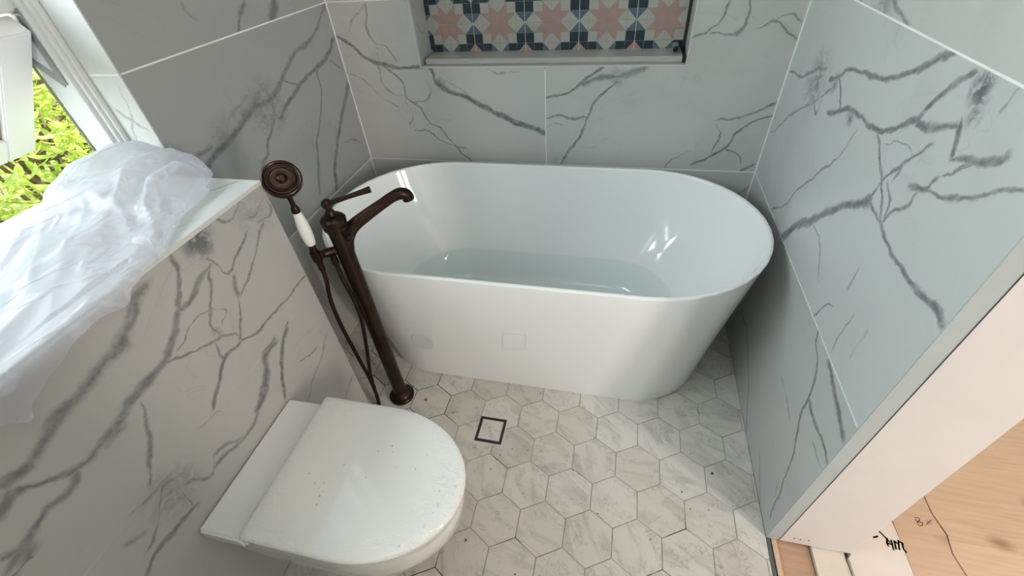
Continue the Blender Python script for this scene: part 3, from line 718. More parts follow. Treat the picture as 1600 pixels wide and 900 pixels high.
# the sill is mapped in x,y: its own coordinates
def marble_xy(name, veins, base, seed=0.0):
    global _swap
    m = marble(name, veins, (), 2, base=base, seed=seed)
    # uaxis 2 uses (z, y); relink to (x, y)
    t = m.node_tree
    sep = next(n for n in t.nodes if n.type == 'SEPXYZ'); comb = next(n for n in t.nodes if n.type == 'COMBXYZ')
    t.links.new(sep.outputs[0], comb.inputs[0]); t.links.new(sep.outputs[1], comb.inputs[1]); return m
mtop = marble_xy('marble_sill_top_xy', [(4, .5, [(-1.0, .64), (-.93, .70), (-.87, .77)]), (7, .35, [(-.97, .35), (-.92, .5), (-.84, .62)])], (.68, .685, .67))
prism('tile', [(XL + .001, YBX - 1.2), (XB, YBX - 1.2), (XB, YBX), (XL + .001, YBX)], 2, ZB - T, ZB, mtop, wc)
prism('tile', [(XL + .001, YF), (XB, YF), (XB, YBX - 1.202), (XL + .001, YBX - 1.202)], 2, ZB - T, ZB, mtop, wc)
prism('tile', [(XF, YJ0 + .002), (XL, YJ0 + .002), (XL, YJ - .0005), (XF, YJ - .0005)], 2, ZB - T, ZB, mtop, wl)

# ------------------------------------------------------------------ window: frame, glazed casement swung out
wi = structure(boxes('window_1', [((XO, YJ - .012, ZB), (XF, YJ, WH)), ((XO, YJ0, ZB), (XF, YJ0 + .03, WH)), ((XO, YJ0, WH - .04), (XF, YJ, WH)), ((XO, YJ0, ZB - .01), (XF, YJ, ZB + .012))], M_upvc, None, .002))
boxes('frame_bead', [((XO + .005, YJ - .030, ZB), (XF - .018, YJ - .010, WH))], M_upvc, wi, .005)
boxes('frame_stop', [((XO + .045, YJ - .020, ZB), (XF - .008, YJ - .008, WH))], M_upvc, wi, .004)
boxes('seal', [((XO - .002, YJ - .032, ZB), (XO + .003, YJ - .028, WH))], plain('grey_seal', (.22, .22, .22), .6), wi)
boxes('transom', [((XO + .01, YJ0 + .02, 1.305), (XF - .03, YJ - .02, 1.365))], M_upvc, wi, .004)
boxes('pane', [((XO + .035, YJ0 + .02, 1.36), (XO + .041, YJ - .02, WH - .03))], M_glass, wi)
# awning sash, hinged at the top, 45 degrees open
hx, hz = -1.225, 1.302; L = .375; c45 = math.sqrt(.5)
dn = Vector((-c45, 0, -c45)); nr_ = Vector((c45, 0, -c45))     # down the sash; through its depth
sash = empty('window_sash', (hx, .78, hz)); sash['kind'] = 'structure'; sash.name = 'window_2'
def sbox(name, bs, mat, bevel=.003):
    bm = bmesh.new()
    for (y0_, d0, t0), (y1_, d1, t1) in bs: add_box(bm, (y0_, d0, t0), (y1_, d1, t1))
    if bevel: bmesh.ops.bevel(bm, geom=bm.edges[:], offset=bevel, segments=2, affect='EDGES')
    O = Vector((hx, 0, hz))
    for v_ in bm.verts:
        y_, d_, t_ = v_.co; v_.co = O + dn * d_ + nr_ * t_ + Vector((0, y_, 0))
    bmesh.ops.recalc_face_normals(bm, faces=bm.faces[:])
    o = bm_obj(name, bm, mat, sash); o.matrix_parent_inverse = Matrix.Translation((-hx, -.78, -hz)); return o
sy1 = .782
sbox('stile', [((sy1 - .068, 0, 0), (sy1, L, .045))], M_sash); sbox('stile', [((-.40, 0, 0), (-.33, L, .045))], M_sash)
sbox('rail', [((-.33, L - .075, 0), (sy1 - .068, L, .045))], M_sash); sbox('rail', [((-.33, 0, 0), (sy1 - .068, .07, .045))], M_sash)
sbox('bead', [((-.33, L - .083, .008), (sy1 - .068, L - .075, .034)), ((sy1 - .076, .07, .008), (sy1 - .068, L - .075, .034))], plain('brown_gasket', (.30, .20, .16), .6), 0)
sbox('pane', [((-.33, .07, .018), (sy1 - .068, L - .075, .024))], M_glass, 0)
# friction stay between frame and sash
bm = bmesh.new()
def bar(bm, a, b, w_, t_):
    a, b = Vector(a), Vector(b); d_ = (b - a).normalized(); s_ = Vector((0, 1, 0)); u_ = d_.cross(s_).normalized()
    vs = [bm.verts.new(p + u_ * i * w_ / 2 + s_ * j * t_ / 2) for p in (a, b) for i, j in ((-1, -1), (1, -1), (1, 1), (-1, 1))]
    for f in ((0, 1, 2, 3), (7, 6, 5, 4), (0, 4, 5, 1), (1, 5, 6, 2), (2, 6, 7, 3), (3, 7, 4, 0)): bm.faces.new([vs[i] for i in f])
bar(bm, (-1.212, .788, 1.165), (-1.268, .788, 1.222), .016, .003); bar(bm, (-1.205, .790, 1.31), (-1.268, .787, 1.222), .012, .003)
bar(bm, (-1.212, .786, 1.165), (-1.206, .786, 1.31), .014, .003)
bmesh.ops.recalc_face_normals(bm, faces=bm.faces[:])
tag(bm_obj('window_stay', bm, plain('steel', (.35, .36, .38), .4, .8)), 'grey metal friction stay joining the open window sash to its frame', 'window stay')

# ------------------------------------------------------------------ rest of the shell
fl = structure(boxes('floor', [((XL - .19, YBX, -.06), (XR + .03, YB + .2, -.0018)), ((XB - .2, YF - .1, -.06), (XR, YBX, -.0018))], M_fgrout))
structure(boxes('ceiling', [((-1.5, -3.2, CEIL), (3.3, 3.0, CEIL + .1))], M_paint))
structure(boxes('wall_front', [((-1.4, YF - .12, 0), (.60, YF, CEIL))], M_paint))
structure(boxes('wall_door_side', [((XR, YF, 0), (XE, -.30, CEIL)), ((XR, -.30, 2.05), (XE, YE, CEIL))], M_paint))  # unseen; near doorway edge set forward to shade the lower ledge wall
hw = structure(boxes('wall_hall', [((3.0, -3.1, -.3), (3.1, 2.9, CEIL)), ((XE, 2.8, -.3), (3.1, 2.9, CEIL)), ((.6, -3.1, -.3), (3.1, -3.0, CEIL)), ((.55, -3.1, -.3), (.6, YF - .1, CEIL))], plain('hall_paint', (.76, .73, .68), .9, scale=2)))
# hexagon floor tiles, point to point along the room
HW, HX0, HY0 = .13901, -.25407, .65045
s_ = HW / math.sqrt(3); gap = .0015
def hexpts(cx, cy, r): return [(cx + r * math.sin(k * math.pi / 3), cy + r * math.cos(k * math.pi / 3)) for k in range(6)]
def hex_mesh(poly, cx, cy):
    bm = bmesh.new(); n = len(poly)
    B = [bm.verts.new((u - cx, v - cy, 0)) for u, v in poly]; A = [bm.verts.new((u - cx, v - cy, -.006)) for u, v in poly]
    f = bm.faces.new(B)
    for i in range(n): bm.faces.new((A[i], A[(i + 1) % n], B[(i + 1) % n], B[i]))
    bmesh.ops.bevel(bm, geom=f.edges[:], offset=.0009, segments=1, affect='EDGES')
    bmesh.ops.recalc_face_normals(bm, faces=bm.faces[:])
    me = bpy.data.meshes.new('tile'); bm.to_mesh(me); bm.free(); me.materials.append(M_floor); return me
rr = s_ - gap / math.cos(math.pi / 6)
full_me = hex_mesh(hexpts(0, 0, rr), 0, 0)
DR = (-.392, -.2955, .728, .8265)  # floor waste, x0 x1 y0 y1
def inside_drain(x, y): return DR[0] < x < DR[1] and DR[2] < y < DR[3]
for row in range(-9, 11):
    for c_ in range(-9, 9):
        cy = HY0 - s_ / 2 + row * 1.5 * s_; cx = HX0 + HW / 2 + c_ * HW + (HW / 2 if row % 2 else 0)
        poly = hexpts(cx, cy, rr)
        xl = XL if cy > YBX + .02 else XB
        cl = clip(poly, (xl + .001, -.62), (XR - .001, YB - .001))
        if not cl: continue
        if cy <= YBX + .02 and cy + s_ > YBX and cx - HW / 2 < XB:   # hexagons round the end of the ledge: keep the room side
            cl = clip(poly, (XB + .001, -.62), (XR - .001, YB - .001))
            if not cl: continue
        # leave out what the drain frame cuts: split the hexagon round the opening
        pieces = [cl]
        if any(clip(cl, (DR[0], DR[2]), (DR[1], DR[3])) or [] for _ in (0,)):
            pieces = [q for q in (clip(cl, (-9, -9), (DR[0], 9)), clip(cl, (DR[1], -9), (9, 9)), clip(cl, (DR[0], -9), (DR[1], DR[2])), clip(cl, (DR[0], DR[3]), (DR[1], 9))) if q]
        if len(pieces) > 1 or len(cl) != 6 or abs(cl[0][0] - poly[-1][0]) + abs(cl[0][1] - poly[-1][1]) > 1e-6:
            bm = None
            vs, fs = [], []
            for pc in pieces:
                b0 = len(vs); n = len(pc)
                vs += [(u - cx, v_ - cy, 0) for u, v_ in pc] + [(u - cx, v_ - cy, -.006) for u, v_ in pc]
                fs.append([b0 + k for k in range(n)][::-1])
                for k in range(n): fs.append([b0 + k, b0 + (k + 1) % n, b0 + n + (k + 1) % n, b0 + n + k])
            me = bpy.data.meshes.new('tile'); me.from_pydata(vs, [], fs); me.update(); me.materials.append(M_floor)
            bm2 = bmesh.new(); bm2.from_mesh(me); bmesh.ops.recalc_face_normals(bm2, faces=bm2.faces[:]); bm2.to_mesh(me); bm2.free()
        else: me = full_me
        o = bpy.data.objects.new('tile', me); COL.objects.link(o); o.parent = fl
        o.location = (cx, cy, random.uniform(-.0004, .0003))
        o.rotation_euler = (random.uniform(-.002, .002), random.uniform(-.002, .002), 0)
# floor waste with a tile insert, turned a little
dr = empty('floor_drain', ((DR[0] + DR[1]) / 2, (DR[2] + DR[3]) / 2, 0))
tag(dr, 'square floor waste with black slotted edge and marble tile insert, near the bath', 'drain')
def ring(bm, r0, r1, z0, z1):
    for (a, b_) in (((-r1, -r1), (r1, -r0)), ((-r1, r0), (r1, r1)), ((-r1, -r0), (-r0, r0)), ((r0, -r0), (r1, r0))):
        add_box(bm, (a[0], a[1], z0), (b_[0], b_[1], z1))
bm = bmesh.new(); ring(bm, .0385, .047, -.006, -.0002); bm_obj('slot', bm, M_black, dr)
bm = bmesh.new(); ring(bm, .047, .0485, -.006, .0006); bm_obj('rim', bm, M_dark, dr)
ins = bmesh.new(); add_box(ins, (-.0385, -.0385, -.006), (.0385, .0385, 0)); bm_obj('tile_insert', ins, M_floor, dr)

# ------------------------------------------------------------------ hall floor beyond the wall end
hf = structure(boxes('floor_hall', [((XR + .02, -3.0, -.30), (3.0, 2.8, -.09))], plain('dark_subfloor', (.10, .08, .07), .9)))
boxes('edge_gap', [((XR + .0005, -.295, -.09), (XR + .009, YE - .001, .0005))], plain('teal_edge', (.10, .125, .125), .5), hf)
jt = empty('timber_threshold', (.6, .2, -.09)); tag(jt, 'brown timber floor joist exposed in the gap below the end of the right wall', 'joist')
def child(o, par, at_): o.parent = par; o.matrix_parent_inverse = Matrix.Translation([-x for x in at_]); return o
child(boxes('joist', [((.548, -.295, -.089), (.634, YE + .06, -.014))], M_timber, None, .001), jt, (.6, .2, -.09))
child(boxes('batten', [((.534, -.295, -.089), (.547, YE + .06, -.003))], M_timber2, None, .001), jt, (.6, .2, -.09))
def slab(name, poly, z0, z1, mat, label, cat):
    return tag(prism(name, poly, 2, z0, z1, mat, None, .0008), label, cat)
slab('paper_sheet', [(.637, -.295), (.715, -.295), (.7245, .500), (.7165, .572), (.722, .640), (.637, .640)], -.0895, -.004, M_paper, 'cream paper covered strip of floor right of the brown joist', 'paper')
slab('white_board', [(.729, -.6), (.868, -.6), (.872, .560), (.8715, .66), (.869, .72), (.860, .80), (.7325, .80), (.7325, .585), (.724, .578)], -.0895, .003, M_board, 'pale board with black marker writing, lying on the hall floor', 'board')
slab('plywood_sheet', [(.8735, -.9), (1.012, -.9), (1.004, .560), (.990, .640), (.999, .690), (.985, .745), (1.0, 2.5), (.8735, 2.5)], -.0895, .002, M_ply1, 'plywood sheet on the hall floor directly beside the board with marker writing', 'plywood')
slab('plywood_sheet', [(.7325, .803), (.8715, .803), (.8715, 2.5), (.7325, 2.5)], -.0895, .001, M_ply1, 'narrow plywood strip along the outer side of the right wall, behind the board with writing', 'plywood')
slab('plywood_sheet', [(1.0145, -.9), (2.2, -.9), (2.2, 2.5), (1.003, 2.5), (.988, .745), (1.002, .690), (.993, .640), (1.007, .560)], -.0895, .004, M_ply2, 'paler knotty plywood sheet in the bottom right corner, furthest from the bathroom', 'plywood')
slab('plywood_sheet', [(2.203, -2.9), (2.99, -2.9), (2.99, 2.7), (2.203, 2.7)], -.0895, .002, M_ply1, 'plywood sheet along the far hall wall', 'plywood')
# marker writing on the board and faint brown writing on the plywood: flat strokes
def strokes(name, lines, z, w_, mat, parent):
    bm = bmesh.new()
    for ln in lines:
        for (a, b_) in zip(ln, ln[1:]):
            a, b_ = Vector((*a, z)), Vector((*b_, z)); d_ = (b_ - a).normalized(); n_ = Vector((-d_.y, d_.x, 0)) * w_ / 2; e_ = d_ * w_ * .4
            bm.faces.new([bm.verts.new(p) for p in (a - e_ - n_, b_ + e_ - n_, b_ + e_ + n_, a - e_ + n_)])
    bmesh.ops.solidify(bm, geom=bm.faces[:], thickness=.0002)
    o = bm_obj(name, bm, mat); o.parent = parent; return o
wbd = bpy.data.objects['white_board']
strokes('marker_writing', [[(0.8060, 0.6450), (0.8170, 0.6500)], [(0.8270, 0.6640), (0.8330, 0.6560), (0.8430, 0.6410)], [(0.8400, 0.6490), (0.8350, 0.6360), (0.8360, 0.6290)], [(0.8490, 0.6460), (0.8470, 0.6310), (0.8460, 0.6210)], [(0.8350, 0.6360), (0.8470, 0.6350)], [(0.8560, 0.6450), (0.8530, 0.6250)], [(0.8570, 0.6450), (0.8630, 0.6390)], [(0.8670, 0.6490), (0.8610, 0.6250)], [(0.8680, 0.6470), (0.8760, 0.6420)], [(0.8740, 0.6450), (0.8720, 0.6280), (0.8760, 0.6210)]], .0034, .0042, M_ink, wbd)
strokes('faint_writing', [[(0.9370, 0.7250), (0.9370, 0.7130), (0.9390, 0.7020)], [(0.9370, 0.7250), (0.9480, 0.7260), (0.9460, 0.7180), (0.9370, 0.7130)], [(0.9370, 0.7130), (0.9510, 0.7140), (0.9480, 0.7050), (0.9390, 0.7020)], [(0.9630, 0.7220), (0.9740, 0.7130)], [(0.9790, 0.7270), (0.9590, 0.7100)]], .0024, .0013, M_brown, bpy.data.objects['plywood_sheet'])

# ------------------------------------------------------------------ bath
def stadium(cx, cy, hl, hw_, z, n=20, k=5):
    """rounded oblong: half length hl, half width hw_"""
    r = hw_; e = hl - r; pts = []
    for i in range(n + 1): a = -math.pi / 2 + math.pi * i / n; pts.append((cx + e + r * math.cos(a), cy + r * math.sin(a), z))
    for i in range(1, k): pts.append((cx + e - 2 * e * i / k, cy + r, z))
    for i in range(n + 1): a = math.pi / 2 + math.pi * i / n; pts.append((cx - e + r * math.cos(a), cy + r * math.sin(a), z))
    for i in range(1, k): pts.append((cx - e + 2 * e * i / k, cy - r, z))
    return pts
def loft(name, rings, mat, parent, cap0=False, cap1=False, sharp=50):
    vs = [p for r in rings for p in r]; n = len(rings[0]); fs = []
    for i in range(len(rings) - 1):
        for k in range(n): fs.append([i * n + k, i * n + (k + 1) % n, (i + 1) * n + (k + 1) % n, (i + 1) * n + k])
    if cap0: fs.append(list(range(n))[::-1])
    if cap1: fs.append([(len(rings) - 1) * n + k for k in range(n)])
    return smooth_angle(mesh_obj(name, vs, fs, mat, parent), sharp)
TC = (-.2635, 1.2585)
tb = empty('bathtub', (0, 0, 0)); tag(tb, 'white freestanding oval bath with thin rim, standing between the marble walls', 'bathtub')
prof_o = [(0, .650, .2725), (.012, .6515, .275), (.10, .664, .291), (.22, .683, .311), (.34, .703, .331), (.46, .724, .3515), (.56, .742, .3675), (.590, .7475, .3718), (.597, .7495, .3725)]
prof_r = [(.6005, .7485, .3715), (.6015, .746, .3690), (.6015, .741, .364), (.6005, .738, .3610), (.596, .7355, .3590)]
prof_i = [(.585, .732, .3560), (.54, .718, .344), (.48, .690, .326), (.40, .640, .297), (.33, .585, .265), (.265, .526, .226), (.21, .490, .206), (.17, .468, .196), (.150, .452, .186), (.142, .430, .170), (.138, .39, .14), (.136, .30, .08)]
rg = lambda pr: [stadium(TC[0], TC[1], L_, W_, z) for z, L_, W_ in pr]
loft('outer_shell', rg(prof_o), M_tub, tb, cap0=True)
loft('rim', rg([prof_o[-1]] + prof_r), M_tub, tb)
loft('inner_shell', rg([prof_r[-1]] + prof_i), M_tub, tb, cap1=True)
lathe('waste', (-.27, 1.2585, .1365), (0, 0, 1), [(0, .032), (.003, .033), (.005, .028), (.006, .01)], plain('chrome', (.7, .7, .7), .15, 1.0), tb)
boxes('plinth', [((-.80, 1.05, .0), (.27, 1.47, .01))], M_tub, tb)
wt = loft('bath_water', [stadium(TC[0] - .0075, TC[1] + .0, .5235, .2245, .265), stadium(TC[0] - .0075, TC[1], .45, .18, .265), stadium(TC[0] - .0075, TC[1], .3, .09, .265)], M_water, None, cap1=True)
tag(wt, 'shallow clear water lying in the bottom of the white bath', 'water')
# square outline left by a sticker and a round smudge on the front of the shell
def shell_pt(x, z, off=.0004):
    for (z0, L0, W0), (z1, L1, W1) in zip(prof_o, prof_o[1:]):
        if z0 <= z <= z1:
            t_ = (z - z0) / (z1 - z0); return (x, TC[1] - (W0 + t_ * (W1 - W0)) - off, z)
q = [(-.308, .356), (-.228, .364), (-.238, .268), (-.320, .258)]
vs, fs = [], []
cx_, cz_ = sum(p[0] for p in q) / 4, sum(p[1] for p in q) / 4
for p in q: vs.append(shell_pt(*p)); vs.append(shell_pt(cx_ + (p[0] - cx_) * .95, cz_ + (p[1] - cz_) * .95))
for k in range(4): fs.append([2 * k, (2 * k + 2) % 8, (2 * k + 3) % 8, 2 * k + 1])
mesh_obj('sticker_residue', vs, fs, plain('residue', (.70, .69, .68), .3), tb)
M_smudge = plain('smudge', (.74, .755, .755), .2, var=.02)
vs = [shell_pt(-.62 + .040 * math.cos(a), .235 + .052 * math.sin(a)) for a in [2 * math.pi * k / 28 for k in range(28)]]
mesh_obj('smudge', vs, [list(range(28))], M_smudge, tb)

# ------------------------------------------------------------------ bath filler with hand shower
px, py = -.722, .860
fc_ = empty('bath_filler', (0, 0, 0)); tag(fc_, 'tall oil-rubbed bronze floor-standing bath tap at the left corner of the bath', 'tap')
lathe('floor_flange', (px, py, 0), (0, 0, 1), [(0, .047), (.010, .047), (.013, .045), (.014, .040), (.022, .038), (.026, .034), (.030, .027), (.040, .024)], M_bronze, fc_, 40)
lathe('column', (px, py, .03), (0, 0, 1), [(0, .0245), (.70, .0245), (.725, .0255), (.745, .0265)], M_bronze, fc_, 36)
lathe('collar', (px, py, .772), (0, 0, 1), [(0, .0265), (.004, .032), (.012, .033), (.015, .0295), (.019, .0295), (.022, .034), (.032, .034), (.037, .030), (.042, .024), (.044, .018)], M_bronze, fc_, 36)
sp = Vector((.80, .60, 0))
P0 = Vector((px, py, 0))
pts = [P0 + sp * .004 + Vector((0, 0, .700)), P0 + sp * .016 + Vector((0, 0, .735)), P0 + sp * .040 + Vector((0, 0, .764)), P0 + sp * .08 + Vector((0, 0, .785)), P0 + sp * .13 + Vector((0, 0, .806)), P0 + sp * .165 + Vector((0, 0, .820)), P0 + sp * .190 + Vector((0, 0, .824)), P0 + sp * .205 + Vector((0, 0, .815)), P0 + sp * .208 + Vector((0, 0, .802))]
cp = catmull(pts, 5); nn = len(cp)
tube('spout', cp, [.0225 - .0075 * min(1, i / (nn * .5)) + .0020 * max(0, min(1, (i / nn - .6) / .15)) for i in range(nn)], M_bronze, fc_, 20)
lathe('lever_hub', (px, py, .815), (0, 0, 1), [(0, .013), (.012, .012), (.016, .009), (.024, .009), (.027, .013), (.040, .0135), (.045, .009), (.046, .003)], M_bronze, fc_, 24)
lv = Vector((.84, .53, .12)).normalized()
lathe('lever', Vector((px, py, .849)) - lv * .014, lv, [(0, .0055), (.004, .0075), (.03, .0068), (.07, .0062), (.10, .0072), (.128, .0088), (.131, .0088), (.132, .004)], M_bronze, fc_, 20)
kd = Vector((.86, -.30, .35)).normalized()
lathe('diverter_knob', Vector((px, py, .738)) + kd * .019, kd, [(0, .0035), (.022, .0032), (.024, .0075), (.028, .0088), (.033, .0080), (.037, .004)], M_bronze, fc_, 18)
ar = -sp
lathe('cradle_arm', P0 + Vector((0, 0, .708)) + ar * .012, ar, [(0, .0125), (.035, .0125), (.037, .0135), (.041, .0135), (.043, .0115), (.060, .0105)], M_bronze, fc_, 24)
HS = Vector((-.783, .815, 0))
lathe('cradle', HS + Vector((0, 0, .690)), (0, 0, 1), [(0, .0125), (.003, .0140), (.022, .0148), (.030, .0150), (.032, .0135)], M_bronze, fc_, 24)
# hand shower: a thing held in the cradle
hs = empty('hand_shower', HS + Vector((0, 0, .66))); tag(hs, 'hand shower with white ceramic grip and round bronze head, upright in its cradle', 'shower head')
def hsp(o): o.parent = hs; o.matrix_parent_inverse = Matrix.Translation(-(HS + Vector((0, 0, .66)))); return o
hsp(lathe('lower_ferrule', HS + Vector((0, 0, .668)), (0, 0, 1), [(0, .0085), (.014, .0095), (.020, .0095), (.050, .0112), (.062, .0105), (.070, .0092), (.078, .0100)], M_bronze, None, 24))
hsp(lathe('grip', HS + Vector((0, 0, .745)), (0, 0, 1), [(0, .0095), (.004, .0125), (.02, .0150), (.045, .0162), (.07, .0150), (.092, .0115), (.104, .0098)], M_cer, None, 28))
hc = Vector((-.790, .823, .934)); bn = Vector((.50, -.50, .70)).normalized()
nk = catmull([HS + Vector((0, 0, .848)), HS + Vector((0, 0, .872)), HS + Vector((-.001, -.001, .900)), HS + Vector((-.003, .000, .920)), hc + bn * .012], 6)
hsp(tube('neck', nk, [.0105 - .004 * min(1, i / 5) for i in range(len(nk))], M_bronze, None, 18))
hsp(lathe('upper_ferrule', HS + Vector((0, 0, .847)), (0, 0, 1), [(0, .0100), (.006, .0115), (.012, .0105), (.018, .0078)], M_bronze, None, 24))
hsp(lathe('spray_head', hc + bn * .020, -bn, [(.004, .006), (.006, .009), (.010, .011), (.012, .0135), (.013, .024), (.0125, .0270), (.010, .0290), (.0095, .0320), (.012, .0345), (.012, .0375), (.009, .0395), (.0075, .0425), (.009, .0455), (.014, .0468), (.024, .0465), (.029, .044), (.030, .036), (.0295, .010)], M_bronze, None, 48))
# hoses
h1 = tube('hose', catmull([HS + Vector((0, 0, .672)), (-.784, .812, .62), (-.795, .806, .545), (-.800, .806, .44), (-.793, .806, .30), (-.785, .806, .16), (-.788, .806, .05), (-.790, .800, .012), (-.782, .770, .009), (-.770, .745, .009)], 8), .0062, M_bronze, None, 12)
hl = tag(h1, 'bronze shower hose hanging from the hand shower down to the floor behind the toilet', 'hose')
lathe('hose_nut', HS + Vector((0, 0, .655)), (0, 0, 1), [(0, .0075), (.006, .0088), (.016, .0092), (.018, .007)], M_bronze, h1, 16)
h2 = tube('hose', catmull([(-.745, .832, .700), (-.741, .828, .665), (-.738, .824, .62), (-.728, .822, .55), (-.722, .815, .48), (-.733, .812, .40), (-.752, .810, .30), (-.776, .808, .18), (-.783, .800, .06), (-.780, .788, .016), (-.768, .762, .0085), (-.755, .745, .0085)], 8), .0062, M_bronze, None, 12)
tag(h2, 'bronze supply hose dropping from under the cradle arm of the bath tap, nearest the column', 'hose')
lathe('hose_nut', (-.745, .832, .703), (.05, -.05, -1), [(0, .009), (.010, .010), (.028, .0098), (.036, .0075)], M_bronze, h2, 16)

# ------------------------------------------------------------------ toilet
wcx = empty('toilet', (0, 0, 0)); tag(wcx, 'white wall-hung toilet with closed rounded lid, in front of the marble ledge', 'toilet')
def dshape(x0, xc, a, yc, b_, z, n=26, k=5, rc=.008):
    pts = [(x0, yc - b_ + rc, z), (x0 + rc * .29, yc - b_ + rc * .29, z)]
    for i in range(0, k): pts.append((x0 + rc + (xc - x0 - rc) * i / k, yc - b_, z))
    for i in range(n + 1): q_ = -math.pi / 2 + math.pi * i / n; pts.append((xc + a * math.cos(q_), yc + b_ * math.sin(q_), z))
    for i in range(1, k + 1): pts.append((xc + (x0 + rc - xc) * i / k, yc + b_, z))
    pts += [(x0 + rc * .29, yc + b_ - rc * .29, z), (x0, yc + b_ - rc, z)]
    return pts
LZ = .4395; yc = .3745; XBk = XB + .0005
def D(x0, s, z, a=.24, b_=.181, xc=-.50): return dshape(x0, xc, a - s, yc, b_ - s, z)
loft('lid', [D(-.700, .012, LZ - .022), D(-.704, .003, LZ - .020), D(-.706, 0, LZ - .016), D(-.706, 0, LZ - .007), D(-.704, .003, LZ - .002), D(-.700, .009, LZ + .0002), D(-.690, .03, LZ + .001), D(-.66, .09, LZ + .0016)], M_lid, wcx, True, True, 60)
loft('seat', [D(-.694, .018, .397), D(-.696, .013, .399), D(-.696, .013, .411), D(-.694, .018, .4165)], M_lid, wcx, True, True)
by = .1725; byc = .3655
def B(s, z, a, b_, xc, yy=byc, x0=XBk): return dshape(x0, xc, a - s, yy, b_ - s, z)
loft('bowl', [dshape(XBk, -.66, .10, .3655, .095, .075), dshape(XBk, -.62, .14, .366, .115, .085), dshape(XBk, -.58, .17, .367, .135, .13), dshape(XBk, -.54, .21, .369, .153, .22), dshape(XBk, -.515, .235, .370, .164, .31), dshape(XBk, -.505, .236, .371, .1695, .372), dshape(XBk, -.502, .235, .371, .171, .396)], M_cer, wcx, True, True, 60)
bmr = bmesh.new(); add_box(bmr, (XBk, .1925, .380), (-.7085, .5385, .4195))
bmesh.ops.bevel(bmr, geom=bmr.edges[:], offset=.005, segments=3, affect='EDGES'); smooth_angle(bm_obj('hinge_deck', bmr, M_cer, wcx), 30)
for y in (.27, .47): lathe('hinge', (-.712, y - .03, .418), (0, 1, 0), [(0, .007), (.06, .007)], M_cer, wcx, 16)
# water drops and grit on the lid
M_drop = N('water_drop'); _b = M_drop.bsdf(**{'Base Color': rgb(.9, .9, .9), 'Roughness': .03}); _b.inputs['Alpha'].default_value = .30; M_drop = M_drop.m
bm = bmesh.new()
for x, y, rx, ry in [(-.307, .416, .004, .0022), (-.279, .385, .003, .006), (-.303, .338, .0035, .007), (-.309, .322, .003, .0045), (-.317, .294, .003, .007), (-.355, .247, .003, .004), (-.312, .400, .0025, .004), (-.31, .368, .002, .004), (-.573, .307, .004, .006), (-.569, .288, .0025, .005), (-.461, .449, .003, .003), (-.43, .40, .0015, .002), (-.49, .43, .002, .002)]:
    r_ = bmesh.ops.create_icosphere(bm, subdivisions=2, radius=1)['verts']
    for v_ in r_: v_.co = Vector((x + v_.co.x * rx * .7, y + v_.co.y * ry * .7, LZ + .0017 + v_.co.z * .0012))
bm_obj('droplets', bm, M_drop, wcx, True)['kind'] = 'stuff'
bm = bmesh.new()
for x, y in [(-.626, .349), (-.571, .317), (-.573, .307), (-.571, .289), (-.60, .331), (-.453, .435), (-.555, .384), (-.489, .365), (-.368, .443), (-.383, .405), (-.58, .335), (-.585, .322)]:
    r_ = bmesh.ops.create_icosphere(bm, subdivisions=1, radius=1)['verts']
    for v_ in r_: v_.co = Vector((x + v_.co.x * .0011, y + v_.co.y * .0011, LZ + .0018 + v_.co.z * .0007))
bm_obj('grit', bm, M_dark, wcx)['kind'] = 'stuff'


# ------------------------------------------------------------------ polythene film bundled on the sill
def lerp_tab(tab, x):
    if x <= tab[0][0]: return tab[0][1]
    for (a, va), (b_, vb2) in zip(tab, tab[1:]):
        if x <= b_:
            t_ = (x - a) / (b_ - a); t_ = t_ * t_ * (3 - 2 * t_) if isinstance(va, float) else t_
            return va + (vb2 - va) * t_
    return tab[-1][1]
CREST = [(-.40, .030), (.0, .042), (.30, .040), (.48, .052), (.545, .062), (.58, .088), (.65, .106), (.72, .104), (.775, .092), (.800, .060), (.812, .012)]
FRONT = [(-.40, -.8080), (.43, -.8080), (.47, -.812), (.50, -.825), (.56, -.862), (.63, -.892), (.72, -.905), (.76, -.940), (.795, -.958), (.812, -1.0)]
HANG = [(-.40, .060), (.05, .062), (.158, .048), (.186, .072), (.205, .050), (.25, .034), (.30, .018), (.34, .014), (.385, .026), (.415, .006), (.45, 0.0)]
NYF, NXF = 230, 120
vs, fs = [], []
BACKX = -1.168
